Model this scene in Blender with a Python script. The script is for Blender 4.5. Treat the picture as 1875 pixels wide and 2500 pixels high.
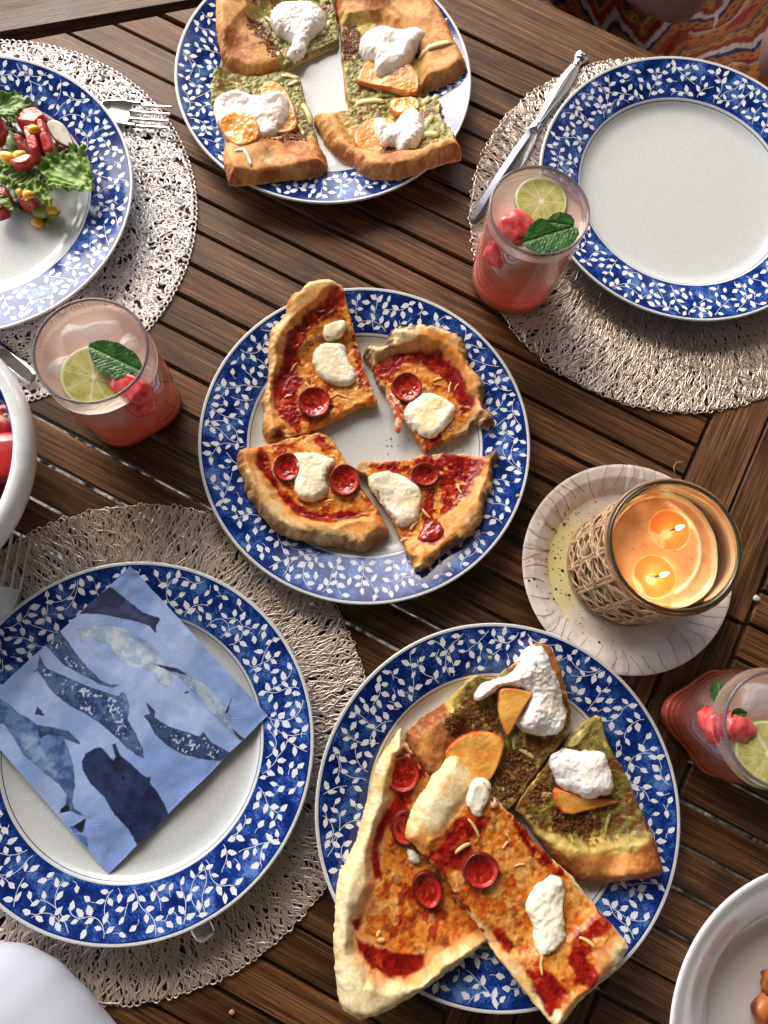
import bpy, math, random
import numpy as np
from mathutils import Matrix, Vector
for o in list(bpy.data.objects): bpy.data.objects.remove(o)
SC=bpy.context.scene; COL=SC.collection
# ------------------------------------------------------------ camera
PW,PH=1875.0,2500.0
F_PX=1855.77; NAD=(845.93,1670.58); CH=0.6106
_d=np.array([NAD[0]-PW/2,-(NAD[1]-PH/2),-F_PX]); _d/=np.linalg.norm(_d)
_up=-_d; _x=np.array([1.,0,0])-_up*_up[0]; _x/=np.linalg.norm(_x); _y=np.cross(_up,_x)
RW=np.stack([_x,_y,_up],1)           # world -> camera
cd=bpy.data.cameras.new('camera'); cam=bpy.data.objects.new('camera',cd); COL.objects.link(cam)
cd.sensor_fit='VERTICAL'; cd.sensor_height=24; cd.lens=F_PX/PH*24; cd.clip_start=.02; cd.clip_end=60
_m=Matrix([list(r) for r in RW.T]).to_4x4(); _m.translation=Vector((0,0,CH)); cam.matrix_world=_m
SC.camera=cam
# ------------------------------------------------------------ light
EL,AZ=math.radians(40),math.radians(118)      # light comes in under the unseen roof from the far side
w=bpy.data.worlds.new('World'); SC.world=w; w.use_nodes=True
nt=w.node_tree; nt.nodes.clear()
sk=nt.nodes.new('ShaderNodeTexSky'); sk.sky_type='NISHITA'; sk.sun_disc=False
sk.sun_elevation=EL; sk.sun_rotation=math.radians(90)-AZ; sk.air_density=1.0; sk.dust_density=3.0; sk.ozone_density=1.0
bg=nt.nodes.new('ShaderNodeBackground'); bg.inputs[1].default_value=0.15
wo=nt.nodes.new('ShaderNodeOutputWorld'); nt.links.new(sk.outputs[0],bg.inputs[0]); nt.links.new(bg.outputs[0],wo.inputs[0])
sd=bpy.data.lights.new('sun','SUN'); sd.energy=.5; sd.angle=math.radians(95); sd.color=(1,.985,.965)
so=bpy.data.objects.new('sun',sd); COL.objects.link(so)
dv=Vector((math.cos(AZ)*math.cos(EL),math.sin(AZ)*math.cos(EL),math.sin(EL)))
so.rotation_euler=dv.to_track_quat('Z','Y').to_euler(); so.location=(0,4,4)
vs=SC.view_settings; vs.view_transform='Standard'; vs.look='None'; vs.gamma=1; vs.use_curve_mapping=False
vs.exposure=1.85
SC.render.engine='CYCLES'
# ------------------------------------------------------------ helpers
def at(px,py,z=0.):
    d=RW.T@np.array([px-PW/2,-(py-PH/2),-F_PX]); t=(z-CH)/d[2]; return (d*t)[:2]
class Z:      # a zoomed view of the photograph: pixel origin and scale
    def __init__(s,ox,oy,k,z=.02): s.o=(ox,oy); s.k=k; s.z=z
    def __call__(s,pts,z=None):
        z=s.z if z is None else z
        return np.array([at(s.o[0]+a/s.k,s.o[1]+b/s.k,z) for a,b in pts])
def S(r,g,b): 
    c=np.array([r,g,b])/255.; return np.where(c<=.04045,c/12.92,((c+.055)/1.055)**2.4)
def tag(o,label=None,cat=None,group=None,kind=None):
    if label: o['label']=label
    if cat: o['category']=cat
    if group: o['group']=group
    if kind: o['kind']=kind
    return o
def empty(name,loc=(0,0,0),label=None,cat=None,group=None):
    o=bpy.data.objects.new(name,None); o.empty_display_size=.01; COL.objects.link(o); o.location=loc
    return tag(o,label,cat,group)
def link(name,me,mat=None,parent=None,loc=(0,0,0),rz=0):
    if mat is not None and not me.materials: me.materials.append(mat)
    o=bpy.data.objects.new(name,me); COL.objects.link(o); o.location=loc; o.rotation_euler=(0,0,rz)
    if parent is not None: o.parent=parent
    return o
def setpar(o,p):      # keep world place
    o.parent=p; o.matrix_parent_inverse=Matrix.Translation(p.location).inverted()
    return o
def mk(name,v,f,smooth=True,col=None,rough=None):
    v=np.asarray(v,np.float32); me=bpy.data.meshes.new(name)
    if isinstance(f,np.ndarray):
        n=f.shape[1]; me.vertices.add(len(v)); me.vertices.foreach_set('co',v.ravel())
        me.loops.add(f.size); me.loops.foreach_set('vertex_index',f.astype(np.int32).ravel())
        me.polygons.add(len(f)); me.polygons.foreach_set('loop_start',np.arange(0,f.size,n,dtype=np.int32))
        try: me.polygons.foreach_set('loop_total',np.full(len(f),n,dtype=np.int32))
        except Exception: pass
    else: me.from_pydata([tuple(map(float,a)) for a in v],[],[tuple(map(int,a)) for a in f])
    me.update(calc_edges=True)
    me.polygons.foreach_set('use_smooth',np.full(len(me.polygons),smooth))
    if col is not None:
        a=me.attributes.new('Col','FLOAT_COLOR','POINT'); c=np.ones((len(v),4),np.float32); c[:,:3]=np.clip(col,0,1); a.data.foreach_set('color',c.ravel())
    if rough is not None:
        a=me.attributes.new('rough','FLOAT','POINT'); a.data.foreach_set('value',np.asarray(rough,np.float32))
    me.validate(); return me
def _h(ix,iy,s):
    n=(ix.astype(np.int64)*374761393+iy.astype(np.int64)*668265263+s*2147483647)&0xffffffff
    n=((n^(n>>13))*1274126177)&0xffffffff; n=(n^(n>>16))&0xffffffff
    return n/4294967295.
def vn(x,y,s=0):
    xi=np.floor(x);yi=np.floor(y);fx=x-xi;fy=y-yi; fx=fx*fx*(3-2*fx); fy=fy*fy*(3-2*fy)
    a=_h(xi,yi,s);b=_h(xi+1,yi,s);c=_h(xi,yi+1,s);d=_h(xi+1,yi+1,s)
    return (a+(b-a)*fx)*(1-fy)+(c+(d-c)*fx)*fy
def fbm(x,y,sc,s=0,o=4):      # sc = feature size in metres; result about -1..1
    r=0;a=1.;t=0
    for k in range(o):
        r=r+a*(vn(x/sc*2**k+17.3*k,y/sc*2**k-9.1*k,s+k)*2-1); t+=a; a*=.55
    return r/t*1.5
def ss(a,b,x): t=np.clip((x-a)/(b-a),0,1); return t*t*(3-2*t)
def sdf(x,y,poly):      # + inside
    x=np.asarray(x).ravel();y=np.asarray(y).ravel(); d=np.full(x.shape,1e9); ins=np.zeros(x.shape,bool)
    n=len(poly)
    for i in range(n):
        ax,ay=poly[i];bx,by=poly[(i+1)%n]; ex,ey=bx-ax,by-ay; l=ex*ex+ey*ey+1e-18
        t=np.clip(((x-ax)*ex+(y-ay)*ey)/l,0,1)
        d=np.minimum(d,(x-ax-t*ex)**2+(y-ay-t*ey)**2)
        if ay!=by: ins^=((ay>y)!=(by>y))&(x<(bx-ax)*(y-ay)/(by-ay)+ax)
    d=np.sqrt(d); return np.where(ins,d,-d)
def smooth_poly(P,it=2):
    P=np.asarray(P,float)
    for _ in range(it):
        Q=np.roll(P,-1,0); P=np.stack([.75*P+.25*Q,.25*P+.75*Q],1).reshape(-1,2)
    return P
def mixc(a,b,t): t=np.asarray(t)[...,None]; return a*(1-t)+b*t
# ------------------------------------------------------------ materials
def nm(name):
    m=bpy.data.materials.new(name); m.use_nodes=True; nt=m.node_tree; b=nt.nodes['Principled BSDF']; return m,nt,b
def N(nt,t,**k):
    n=nt.nodes.new('ShaderNode'+t)
    for a,b in k.items(): setattr(n,a,b)
    return n
def noise(nt,src,scale,detail=4,rough=.6,dist=0):
    n=N(nt,'TexNoise'); n.inputs['Scale'].default_value=scale; n.inputs['Detail'].default_value=detail; n.inputs['Roughness'].default_value=rough; n.inputs['Distortion'].default_value=dist
    if src is not None: nt.links.new(src,n.inputs['Vector'])
    return n
def ramp(nt,src,st,interp='LINEAR'):
    r=N(nt,'ValToRGB'); e=r.color_ramp; e.interpolation=interp
    while len(e.elements)<len(st): e.elements.new(.5)
    for q,(p_,c) in zip(e.elements,st):
        q.position=p_; q.color=(*[float(u) for u in c],1) if hasattr(c,'__len__') else (c,c,c,1)
    nt.links.new(src,r.inputs[0]); return r
def mixn(nt,a,b,f,mode='MIX'):
    m=N(nt,'Mix',data_type='RGBA',blend_type=mode)
    for s,i in ((f,0),(a,6),(b,7)):
        if hasattr(s,'links') or hasattr(s,'is_linked'): nt.links.new(s,m.inputs[i])
        elif i==0: m.inputs[0].default_value=s
        else: m.inputs[i].default_value=(*[float(u) for u in s],1)
    return m.outputs[2]
def mth(nt,op,a,b=None,c=None):
    m=N(nt,'Math',operation=op)
    for i,s in enumerate((a,b,c)):
        if s is None: continue
        if hasattr(s,'is_linked'): nt.links.new(s,m.inputs[i])
        else: m.inputs[i].default_value=s
    return m.outputs[0]
def bump(nt,h,b,strength=.3,dist=.001):
    n=N(nt,'Bump'); n.inputs['Strength'].default_value=strength; n.inputs['Distance'].default_value=dist
    nt.links.new(h,n.inputs['Height']); nt.links.new(n.outputs[0],b.inputs['Normal']); return n
def simple(name,c,rough=.5,metal=0,spec=.5,bs=None,bd=.0003,sss=0,trans=0,alpha=1,coat=0):
    m,nt,b=nm(name); b.inputs['Base Color'].default_value=(*[float(u) for u in c],1); b.inputs['Roughness'].default_value=rough
    b.inputs['Metallic'].default_value=metal; b.inputs['Specular IOR Level'].default_value=spec; b.inputs['Coat Weight'].default_value=coat; b.inputs['Coat Roughness'].default_value=.08
    if sss: b.inputs['Subsurface Weight'].default_value=sss; b.inputs['Subsurface Radius'].default_value=(.004,.002,.001); b.inputs['Subsurface Scale'].default_value=1
    if trans: b.inputs['Transmission Weight'].default_value=trans
    if bs:
        g=N(nt,'NewGeometry'); n=noise(nt,g.outputs['Position'],bs); bump(nt,n.outputs[0],b,.5,bd)
    return m
def vcol(name,sss=0,bs=900,bd=.0004,bst=.5,coat=0,spec=.5,rad=(.004,.0015,.0008)):
    m,nt,b=nm(name); a=N(nt,'Attribute',attribute_name='Col'); r=N(nt,'Attribute',attribute_name='rough')
    nt.links.new(a.outputs['Color'],b.inputs['Base Color']); nt.links.new(r.outputs['Fac'],b.inputs['Roughness'])
    b.inputs['Specular IOR Level'].default_value=spec; b.inputs['Coat Weight'].default_value=coat; b.inputs['Coat Roughness'].default_value=.1
    if sss: b.inputs['Subsurface Weight'].default_value=sss; b.inputs['Subsurface Radius'].default_value=rad; b.inputs['Subsurface Scale'].default_value=1
    g=N(nt,'NewGeometry'); n=noise(nt,g.outputs['Position'],bs,3); bump(nt,n.outputs[0],b,bst*.55,bd)
    return m
M={}
def wood_mat():
    m,nt,b=nm('teak_wood'); tc=N(nt,'TexCoord'); oi=N(nt,'ObjectInfo')
    off=N(nt,'CombineXYZ'); nt.links.new(mth(nt,'MULTIPLY',oi.outputs['Random'],37.),off.inputs[0]); nt.links.new(mth(nt,'MULTIPLY',oi.outputs['Random'],91.),off.inputs[1])
    va=N(nt,'VectorMath',operation='ADD'); nt.links.new(tc.outputs['Object'],va.inputs[0]); nt.links.new(off.outputs[0],va.inputs[1])
    mp=N(nt,'Mapping'); mp.inputs['Scale'].default_value=(6,300,300); nt.links.new(va.outputs[0],mp.inputs[0])
    mp2=N(nt,'Mapping'); mp2.inputs['Scale'].default_value=(16,950,950); nt.links.new(va.outputs[0],mp2.inputs[0])
    mp3=N(nt,'Mapping'); mp3.inputs['Scale'].default_value=(7,26,26); nt.links.new(va.outputs[0],mp3.inputs[0])
    n1=noise(nt,mp.outputs[0],1,5,.6,1.2); n2=noise(nt,mp2.outputs[0],1,4,.7,.3); n3=noise(nt,mp3.outputs[0],1,4,.6,.8)
    c1=ramp(nt,n1.outputs[0],[(.25,S(56,38,26)),(.42,S(108,78,53)),(.58,S(148,114,80)),(.75,S(200,160,118))])
    c2=ramp(nt,n2.outputs[0],[(.34,S(44,32,24)),(.43,S(160,148,136)),(.54,S(236,230,222)),(.7,S(255,255,250))])
    c3=ramp(nt,n3.outputs[0],[(.30,S(60,54,50)),(.40,S(150,144,140)),(.52,S(240,236,230)),(.62,S(255,252,244)),(.74,S(255,232,196))])
    x=mixn(nt,c1.outputs[0],c2.outputs[0],.85,'MULTIPLY'); x=mixn(nt,x,c3.outputs[0],.7,'MULTIPLY')
    rr=ramp(nt,oi.outputs['Random'],[(0,S(164,150,142)),(.3,S(250,240,226)),(.55,S(190,184,176)),(.8,S(255,226,200)),(1,S(215,180,160))])
    x=mixn(nt,x,rr.outputs[0],.8,'MULTIPLY')
    nt.links.new(x,b.inputs['Base Color'])
    r=ramp(nt,n3.outputs[0],[(.3,.34),(.7,.56)]); nt.links.new(r.outputs[0],b.inputs['Roughness']); b.inputs['Specular IOR Level'].default_value=.3
    bump(nt,n2.outputs[0],b,.55,.0006)
    return m
M['wood']=wood_mat()
M['silver']=simple('polished_silver',(.86,.86,.87),.16,1)
M['wire']=simple('champagne_metallic_vinyl',S(222,208,196),.36,.5)
M['wire_pale']=simple('pale_metallic_vinyl',S(250,246,242),.36,.2)
def glaze():
    m,nt,b=nm('blue_band_glaze'); tc=N(nt,'TexCoord'); sx=N(nt,'SeparateXYZ'); nt.links.new(tc.outputs['Object'],sx.inputs[0])
    r=mth(nt,'SQRT',mth(nt,'ADD',mth(nt,'MULTIPLY',sx.outputs[0],sx.outputs[0]),mth(nt,'MULTIPLY',sx.outputs[1],sx.outputs[1])))
    def band(a,c,e=.00025):
        x=mth(nt,'MULTIPLY',mth(nt,'SUBTRACT',r,a),1/e); y=mth(nt,'MULTIPLY',mth(nt,'SUBTRACT',c,r),1/e)
        x.node.use_clamp=True; y.node.use_clamp=True; return mth(nt,'MULTIPLY',x,y)
    n1=noise(nt,tc.outputs['Object'],60,3,.6); n2=noise(nt,tc.outputs['Object'],700,2,.6)
    k=mth(nt,'ADD',mth(nt,'MULTIPLY',n1.outputs[0],1.0),mth(nt,'MULTIPLY',n2.outputs[0],.5))
    blue=ramp(nt,k,[(.58,S(9,30,92)),(.72,S(17,46,120)),(.82,S(42,78,152)),(.93,S(88,124,186))])
    sp=ramp(nt,noise(nt,tc.outputs['Object'],900,3,.8).outputs[0],[(.30,S(178,180,176)),(.42,S(201,206,205)),(.6,S(208,214,215))])
    c=mixn(nt,sp.outputs[0],blue.outputs[0],band(.0968,.1322)); c=mixn(nt,c,S(24,44,108),band(.0942,.0950)); c=mixn(nt,c,S(12,28,96),band(.1313,.1325))
    nt.links.new(c,b.inputs['Base Color']); b.inputs['Roughness'].default_value=.12; b.inputs['Coat Weight'].default_value=.0; b.inputs['Coat Roughness'].default_value=.06
    return m
M['glaze']=glaze()
M['leafprint']=simple('white_leaf_glaze',S(222,228,236),.14)
M['food']=vcol('baked_food',bs=1300,bd=.0003,bst=.45,spec=.32)
M['crust']=vcol('baked_crust',bs=1500,bd=.00025,bst=.4,spec=.35)
M['cheese']=vcol('soft_white_cheese',sss=.25,bs=800,bd=.00022,bst=.3)
M['fruit']=vcol('wet_fruit',sss=.12,bs=1200,bd=.0002,bst=.3,coat=.3)
M['leaf']=vcol('fresh_leaf',bs=900,bd=.0003,bst=.4)
M['cloth']=vcol('cloth',bs=2500,bd=.0002,bst=.4,spec=.2)
M['print']=vcol('printed_paper',bs=1800,bd=.0001,bst=.3,spec=.2)
# ------------------------------------------------------------ patch: a solid cut from an outline
class Patch: pass
def patch(name,poly,res,zf,colf,zb,mat,parent=None,wob=0,wsc=.006,seed=0,label=None,wallcol=None,under=False,smooth=0):
    """poly world outline; zf(x,y,s)->z of top; colf(x,y,s,z)->(col,rough); zb(x,y)->z of underside"""
    poly=np.asarray(poly,float)
    if smooth: poly=smooth_poly(poly,smooth)
    mn=poly.min(0)-3*res; mx=poly.max(0)+3*res; nx=int((mx[0]-mn[0])/res)+1; ny=int((mx[1]-mn[1])/res)+1
    X,Y=np.meshgrid(mn[0]+np.arange(nx)*res,mn[1]+np.arange(ny)*res)
    s=sdf(X,Y,poly).reshape(X.shape)
    if wob: s=s+wob*fbm(X,Y,wsc,seed+5,3)
    gy,gx=np.gradient(s,res); gl=np.sqrt(gx*gx+gy*gy)+1e-9
    keep=s>-.7*res
    cell=keep[:-1,:-1]&keep[1:,:-1]&keep[:-1,1:]&keep[1:,1:]
    used=np.zeros(keep.shape,bool); used[:-1,:-1]|=cell;used[1:,:-1]|=cell;used[:-1,1:]|=cell;used[1:,1:]|=cell
    near=used&(s<.3*res)
    X=np.where(near,X-gx/gl*s,X); Y=np.where(near,Y-gy/gl*s,Y); s=np.where(near,0,s)
    idx=-np.ones(keep.shape,int); n=used.sum(); idx[used]=np.arange(n)
    x=X[used];y=Y[used];si=np.maximum(s[used],0)
    z=zf(x,y,si); r=colf(x,y,si,z); col,ro=r[0],r[1]
    if len(r)>2: z=z+r[2]
    c=np.argwhere(cell); a=idx[c[:,0],c[:,1]];b=idx[c[:,0],c[:,1]+1];d=idx[c[:,0]+1,c[:,1]];e=idx[c[:,0]+1,c[:,1]+1]
    F=np.stack([a,b,e,d],1)
    # boundary edges
    pad=np.pad(cell,1); E=[]
    i,j=c[:,0]+1,c[:,1]+1
    for di,dj,u,v in ((-1,0,a,b),(0,1,b,e),(1,0,e,d),(0,-1,d,a)):
        q=~pad[i+di,j+dj]; E.append(np.stack([u[q],v[q]],1))
    E=np.concatenate(E); bv=np.unique(E); mp=-np.ones(n,int); mp[bv]=np.arange(len(bv)); nb=len(bv)
    bx,by=x[bv],y[bv]; bz=z[bv]; bb=zb(bx,by)+0*bx; bb=np.minimum(bb,bz-.0001)
    V=[np.stack([x,y,z],1),np.stack([bx,by,bz],1),np.stack([bx,by,(bz+bb)/2],1),np.stack([bx,by,bb],1)]
    e0,e1=mp[E[:,0]],mp[E[:,1]]
    FF=[F]
    for k in range(2): FF.append(np.stack([e0+n+k*nb+nb,e1+n+k*nb+nb,e1+n+k*nb,e0+n+k*nb],1)[:, ::1])
    C=[col,col[bv],col[bv],col[bv]]
    if wallcol is not None:
        wc=np.asarray(wallcol)*(1+.18*fbm(bx+bz,by,.004,seed+9)[:,None]); C[1]=mixc(col[bv],wc,np.full(nb,.5)); C[2]=wc; C[3]=wc*.92
    R=[ro,ro[bv],np.full(nb,.6),np.full(nb,.6)]
    if under:
        off=n+3*nb; V.append(np.stack([x,y,np.minimum(zb(x,y)+0*x,z-.0001)],1)); FF.append(F[:,::-1]+off); C.append(col); R.append(ro)
    me=mk(name,np.concatenate(V),np.concatenate(FF),True,np.concatenate(C),np.concatenate(R))
    o=link(name,me,mat)
    if parent is not None: setpar(o,parent)
    if label: o['label']=label
    o_=Patch(); o_.o=o; o_.mn=mn; o_.res=res; g=np.full(keep.shape,np.nan); g[used]=z; o_.g=g; o_.zmean=float(np.mean(z))
    return o_
def surf(P_,x,y,fb=None):
    i=np.clip(((y-P_.mn[1])/P_.res).round().astype(int),0,P_.g.shape[0]-1); j=np.clip(((x-P_.mn[0])/P_.res).round().astype(int),0,P_.g.shape[1]-1)
    r=P_.g[i,j]; return np.where(np.isnan(r),P_.zmean if fb is None else fb,r)
def tube(pts,rad,sides=5,cap=True,flat=1.):
    """flat<1: ribbon-like"""
    P_=np.asarray(pts,float); n=len(P_); T=np.gradient(P_,axis=0); T/=np.linalg.norm(T,axis=1)[:,None]+1e-12
    U=np.tile(np.array([0,0,1.]),(n,1)); 
    q=np.abs(T[:,2])>.9; U[q]=[1,0,0]
    A=np.cross(T,U); A/=np.linalg.norm(A,axis=1)[:,None]+1e-12; B=np.cross(A,T)
    rad=np.broadcast_to(np.asarray(rad,float),(n,)); V=[];
    t=np.arange(sides)*2*np.pi/sides
    V=(P_[:,None]+A[:,None]*(rad[:,None]*np.cos(t))[...,None]+B[:,None]*(rad[:,None]*flat*np.sin(t))[...,None]).reshape(-1,3)
    i=np.arange(n-1)[:,None]*sides; j=np.arange(sides)[None]; j2=(j+1)%sides
    F=np.stack([i+j,i+j2,i+sides+j2,i+sides+j],-1).reshape(-1,4).tolist()
    if cap: F.append(list(range(sides))[::-1]); F.append([ (n-1)*sides+k for k in range(sides)])
    return V,F
def join(L):
    V=[];F=[];o=0
    for v,f in L:
        V.append(np.asarray(v)); F+= [[int(k)+o for k in q] for q in f]; o+=len(v)
    return np.concatenate(V),F
def lathe(prof,seg=96,rf=None):
    """prof [(r,z)]; rf(theta,z,r)->r"""
    t=np.arange(seg)*2*np.pi/seg; V=[]
    for r,z in prof:
        rr=np.full(seg,float(r)) if rf is None else rf(t,z,r)
        V.append(np.stack([rr*np.cos(t),rr*np.sin(t),np.full(seg,z)],1))
    n=len(prof); i=np.arange(n-1)[:,None]*seg; j=np.arange(seg)[None]; j2=(j+1)%seg
    F=np.stack([i+j,i+j2,i+seg+j2,i+seg+j],-1).reshape(-1,4)
    return np.concatenate(V),F
def blob(rx,ry,rz,seed=0,amp=.12,n=3,box=0.):
    """lumpy solid; box>0 squares it off"""
    import bmesh
    bm=bmesh.new(); bmesh.ops.create_icosphere(bm,subdivisions=n,radius=1)
    V=np.array([v.co[:] for v in bm.verts]); F=[[v.index for v in f.verts] for f in bm.faces]; bm.free()
    if box: m=np.abs(V).max(1)[:,None]; V=V*(1-box)+V/m*box*.85
    q=1+amp*fbm(V[:,0]+V[:,2]*.7,V[:,1]-V[:,2]*.9,.8,seed,3); V=V*q[:,None]*np.array([rx,ry,rz]); return V,F
def colored(name,V,F,c,ro,mat,parent=None,seed=0,var=.12,c2=None,sc=.006,loc=None,rot=None,label=None):
    V=np.asarray(V,float)
    nn=fbm(V[:,0]+V[:,2],V[:,1]-.7*V[:,2],sc,seed); c=np.asarray(c,float)
    C=c*(1+var*nn[:,None]) if c2 is None else mixc(c,np.asarray(c2,float),ss(-.5,.5,nn))
    me=mk(name,V,F,True,C,np.full(len(V),ro)); o=link(name,me,mat)
    if rot is not None: o.rotation_euler=rot
    if loc is not None: o.location=loc
    if parent is not None: setpar(o,parent)
    if label: o['label']=label
    return o
# ============================================================ ground, roof, table
rng=np.random.default_rng(7); random.seed(7)
GZ=-.72
v=[(-9,-9,GZ),(9,-9,GZ),(9,9,GZ),(-9,9,GZ)]
m,nt,b=nm('patio_grit'); g=N(nt,'NewGeometry'); n=noise(nt,g.outputs['Position'],60,5); r=ramp(nt,n.outputs[0],[(.35,S(70,66,62)),(.65,S(150,146,140))]); nt.links.new(r.outputs[0],b.inputs['Base Color']); bump(nt,n.outputs[0],b,.8,.01)
tag(link('ground',mk('ground',v,[[0,1,2,3]],False),m),kind='structure')
L=[]; PB,PF=blob(1,1,.7,3,.3,1)
cnt=5200; xs=rng.uniform(-.55,1.0,cnt); ys=rng.uniform(-.95,.95,cnt); VV=[];FF=[]; PFa=np.array(PF)
for i in range(cnt):
    s=rng.uniform(.006,.015); a=rng.uniform(0,6.28); q=PB*s*np.array([1,.7,.7]); c_,s_=math.cos(a),math.sin(a)
    VV.append(np.stack([q[:,0]*c_-q[:,1]*s_+xs[i],q[:,0]*s_+q[:,1]*c_+ys[i],q[:,2]+GZ+s*.35],1)); FF.append(PFa+i*len(PB))
VV=np.concatenate(VV);cc=np.repeat(rng.uniform(.03,.18,cnt),len(PB))[:,None]*np.array([1,.98,.95])
tag(link('gravel',mk('gravel',VV,np.concatenate(FF),True,cc,np.full(len(VV),.7)),M['cloth']),'pale loose gravel stones under the slatted table','gravel',kind='stuff')
# unseen roof inferred from plate reflections, its edge set to shape the sky light
def boxm(x0,x1,y0,y1,z0,z1):
    V=[(x,y,z) for z in(z0,z1) for y in(y0,y1) for x in(x0,x1)]
    return V,[[0,2,3,1],[4,5,7,6],[0,1,5,4],[2,6,7,3],[0,4,6,2],[1,3,7,5]]
V,F=blob(1,1,1,3,.12,5,.5); V=np.array(V)*np.array([3.2,.7,1.9])+np.array([2.9,4.6,1.1]); V+=.05*fbm(V[:,0]+V[:,1],V[:,2],.25,3,3)[:,None]; 
tag(link('blocker',mk('blocker',V,F,True),simple('blocker_green',S(50,66,36),.7)),'unseen dark green hedge beyond the far side of the porch','blocker')  # unseen mass added to block low sky from the plate reflections
V,F=boxm(-4,4,-4,1.85,1.9,2.0); V2,F2=boxm(.7,4,1.8505,3.2,1.9,2.0); F=F+[[k+8 for k in f] for f in F2]; V=V+V2  # right-hand part added to keep sky reflections off the empty plate
tag(link('unseen_roof',mk('unseen_roof',V,F,False),simple('unseen_roof_mat',S(118,110,100),.7)),kind='structure')
for nm_,bx in (('shade_wall',(-4,4,-1.8,-1.7,GZ+.001,1.898)),('shade_wall',(1.55,1.65,-1.698,3.0,GZ+.001,1.898))):  # unseen walls added to darken the near and right sides
    V,F=boxm(*bx); tag(link(nm_,mk(nm_,V,F,False),simple('shade_wall_grey',S(150,146,140),.7)),kind='structure')
TH=math.radians(-27.5); DU=np.array([math.cos(TH),math.sin(TH)]); DN=np.array([-math.sin(TH),math.cos(TH)])
def uv(u,v_): return u*DU+v_*DN
table=empty('slatted_table',(0,0,0),'dark brown slatted hardwood garden table carrying the whole meal','table')
def plank(name,uvp,ang=0,t=.019,z=0.,label=None):
    """footprint in table (u,v) coordinates; grain along u turned by ang"""
    P_=np.array([uv(*q) for q in uvp]); c=P_.mean(0); a=TH+ang; R_=np.array([[math.cos(a),math.sin(a)],[-math.sin(a),math.cos(a)]]); Q=(P_-c)@R_.T
    ar=0.5*np.sum(Q[:,0]*np.roll(Q[:,1],-1)-Q[:,1]*np.roll(Q[:,0],-1))
    if ar<0: Q=Q[::-1]
    n=len(Q)
    def inset(d):
        out=[]
        for i in range(n):
            p0,p1,p2=Q[i-1],Q[i],Q[(i+1)%n]; e1=(p1-p0)/np.linalg.norm(p1-p0); e2=(p2-p1)/np.linalg.norm(p2-p1)
            n1=np.array([-e1[1],e1[0]]); n2=np.array([-e2[1],e2[0]]); k=(n1+n2); k/=max(.3,1+n1@n2); out.append(p1+k*d)
        return np.array(out)
    rings=[(Q,-t),(Q,-.0016),(inset(.0006),-.0005),(inset(.0011),0.)]
    V=np.concatenate([np.c_[q,np.full(n,zz)] for q,zz in rings]); F=[]
    for k in range(3):
        for i in range(n): F.append([k*n+i,k*n+(i+1)%n,(k+1)*n+(i+1)%n,(k+1)*n+i])
    F.append([3*n+i for i in range(n)]); F.append([i for i in range(n)][::-1])
    o=link(name,mk(name,V,F,False),M['wood'],None,(c[0],c[1],z),a); o.parent=table
    return o
PIT=.0303; V0=.0125; G=.0013
def us(v_): return -.4905+(v_-.4335)/.956
for n_ in range(-16,19):
    va=V0+PIT*n_+G*rng.uniform(.6,1.5); vb=V0+PIT*(n_+1)-G*rng.uniform(.6,1.5)
    if n_==18: vb=V0+PIT*19+.0065
    dz=-rng.uniform(0,.0012)
    a0,a1=max(us(va),-.98)+.004,max(us(vb),-.98)+.004
    plank('slat',[(a0,va),(.1725,va),(.1725,vb),(a1,vb)],z=dz)
    plank('slat',[(.2690,va),(.80,va),(.80,vb),(.2690,vb)],z=dz+.0002)
for (u0,u1) in ((.1755,.2186),(.2202,.2652)):
    plank('rail',[(u0,.1925),(u1,.1925),(u1,.5925),(u0,.5925)],math.pi/2)
    plank('rail',[(u0,-.47),(u1,-.47),(u1,.1895),(u0,.1895)],math.pi/2,z=-.0006)
plank('frame_board',[(-.318,.5965),(.2186,.5965),(.2186,.668),(-.292,.668)])
plank('frame_board',[(.2202,.5965),(.80,.5965),(.80,.668),(.2202,.668)])
plank('frame_board',[(-.985,-.003),(-.3216,.5965),(-.2955,.668),(-1.06,.01)],math.radians(43.7),z=.0003)
for u0 in(-.62,-.12,.5): plank('batten',[(u0,-.45),(u0+.05,-.45),(u0+.05,.59),(u0,.59)],math.pi/2,z=-.0215)
for (u,v_) in ((-.55,-.38),(-.55,.45),(.62,-.38),(.62,.45)):
    q=uv(u,v_); V,F=boxm(-.03,.03,-.03,.03,GZ+.001,-.045); o=link('leg',mk('leg',V,F,False),M['wood'],None,(q[0],q[1],0),TH); o.parent=table
# ============================================================ placemats
def ribbons(paths,w,zf,jz=.0006,seed=1):
    """paths: (m,k,2) array -> little roof-shaped wires"""
    r=np.random.default_rng(seed); m_,k=paths.shape[:2]
    T=np.gradient(paths,axis=1); T/=np.linalg.norm(T,axis=2)[...,None]+1e-12; A=np.stack([-T[...,1],T[...,0]],-1)*w/2
    zo=r.uniform(0,jz,(m_,1))+.0004*np.sin(np.linspace(0,9,k)[None]*r.uniform(.6,1.6,(m_,1))+r.uniform(0,6,(m_,1)))
    z=zf+zo+.0005
    L_=np.concatenate([paths-A,(z-.0004)[...,None]],-1); C_=np.concatenate([paths,(z+.00035)[...,None]],-1); R_=np.concatenate([paths+A,(z-.0004)[...,None]],-1)
    V=np.stack([L_,C_,R_],2).reshape(-1,3); i=(np.arange(m_)[:,None]*k+np.arange(k-1)[None])*3
    F=[]
    for q in(0,1): F.append(np.stack([i+q+1,i+q,i+3+q,i+4+q],-1).reshape(-1,4))
    return V,np.concatenate(F)
MR=.1824
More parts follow.
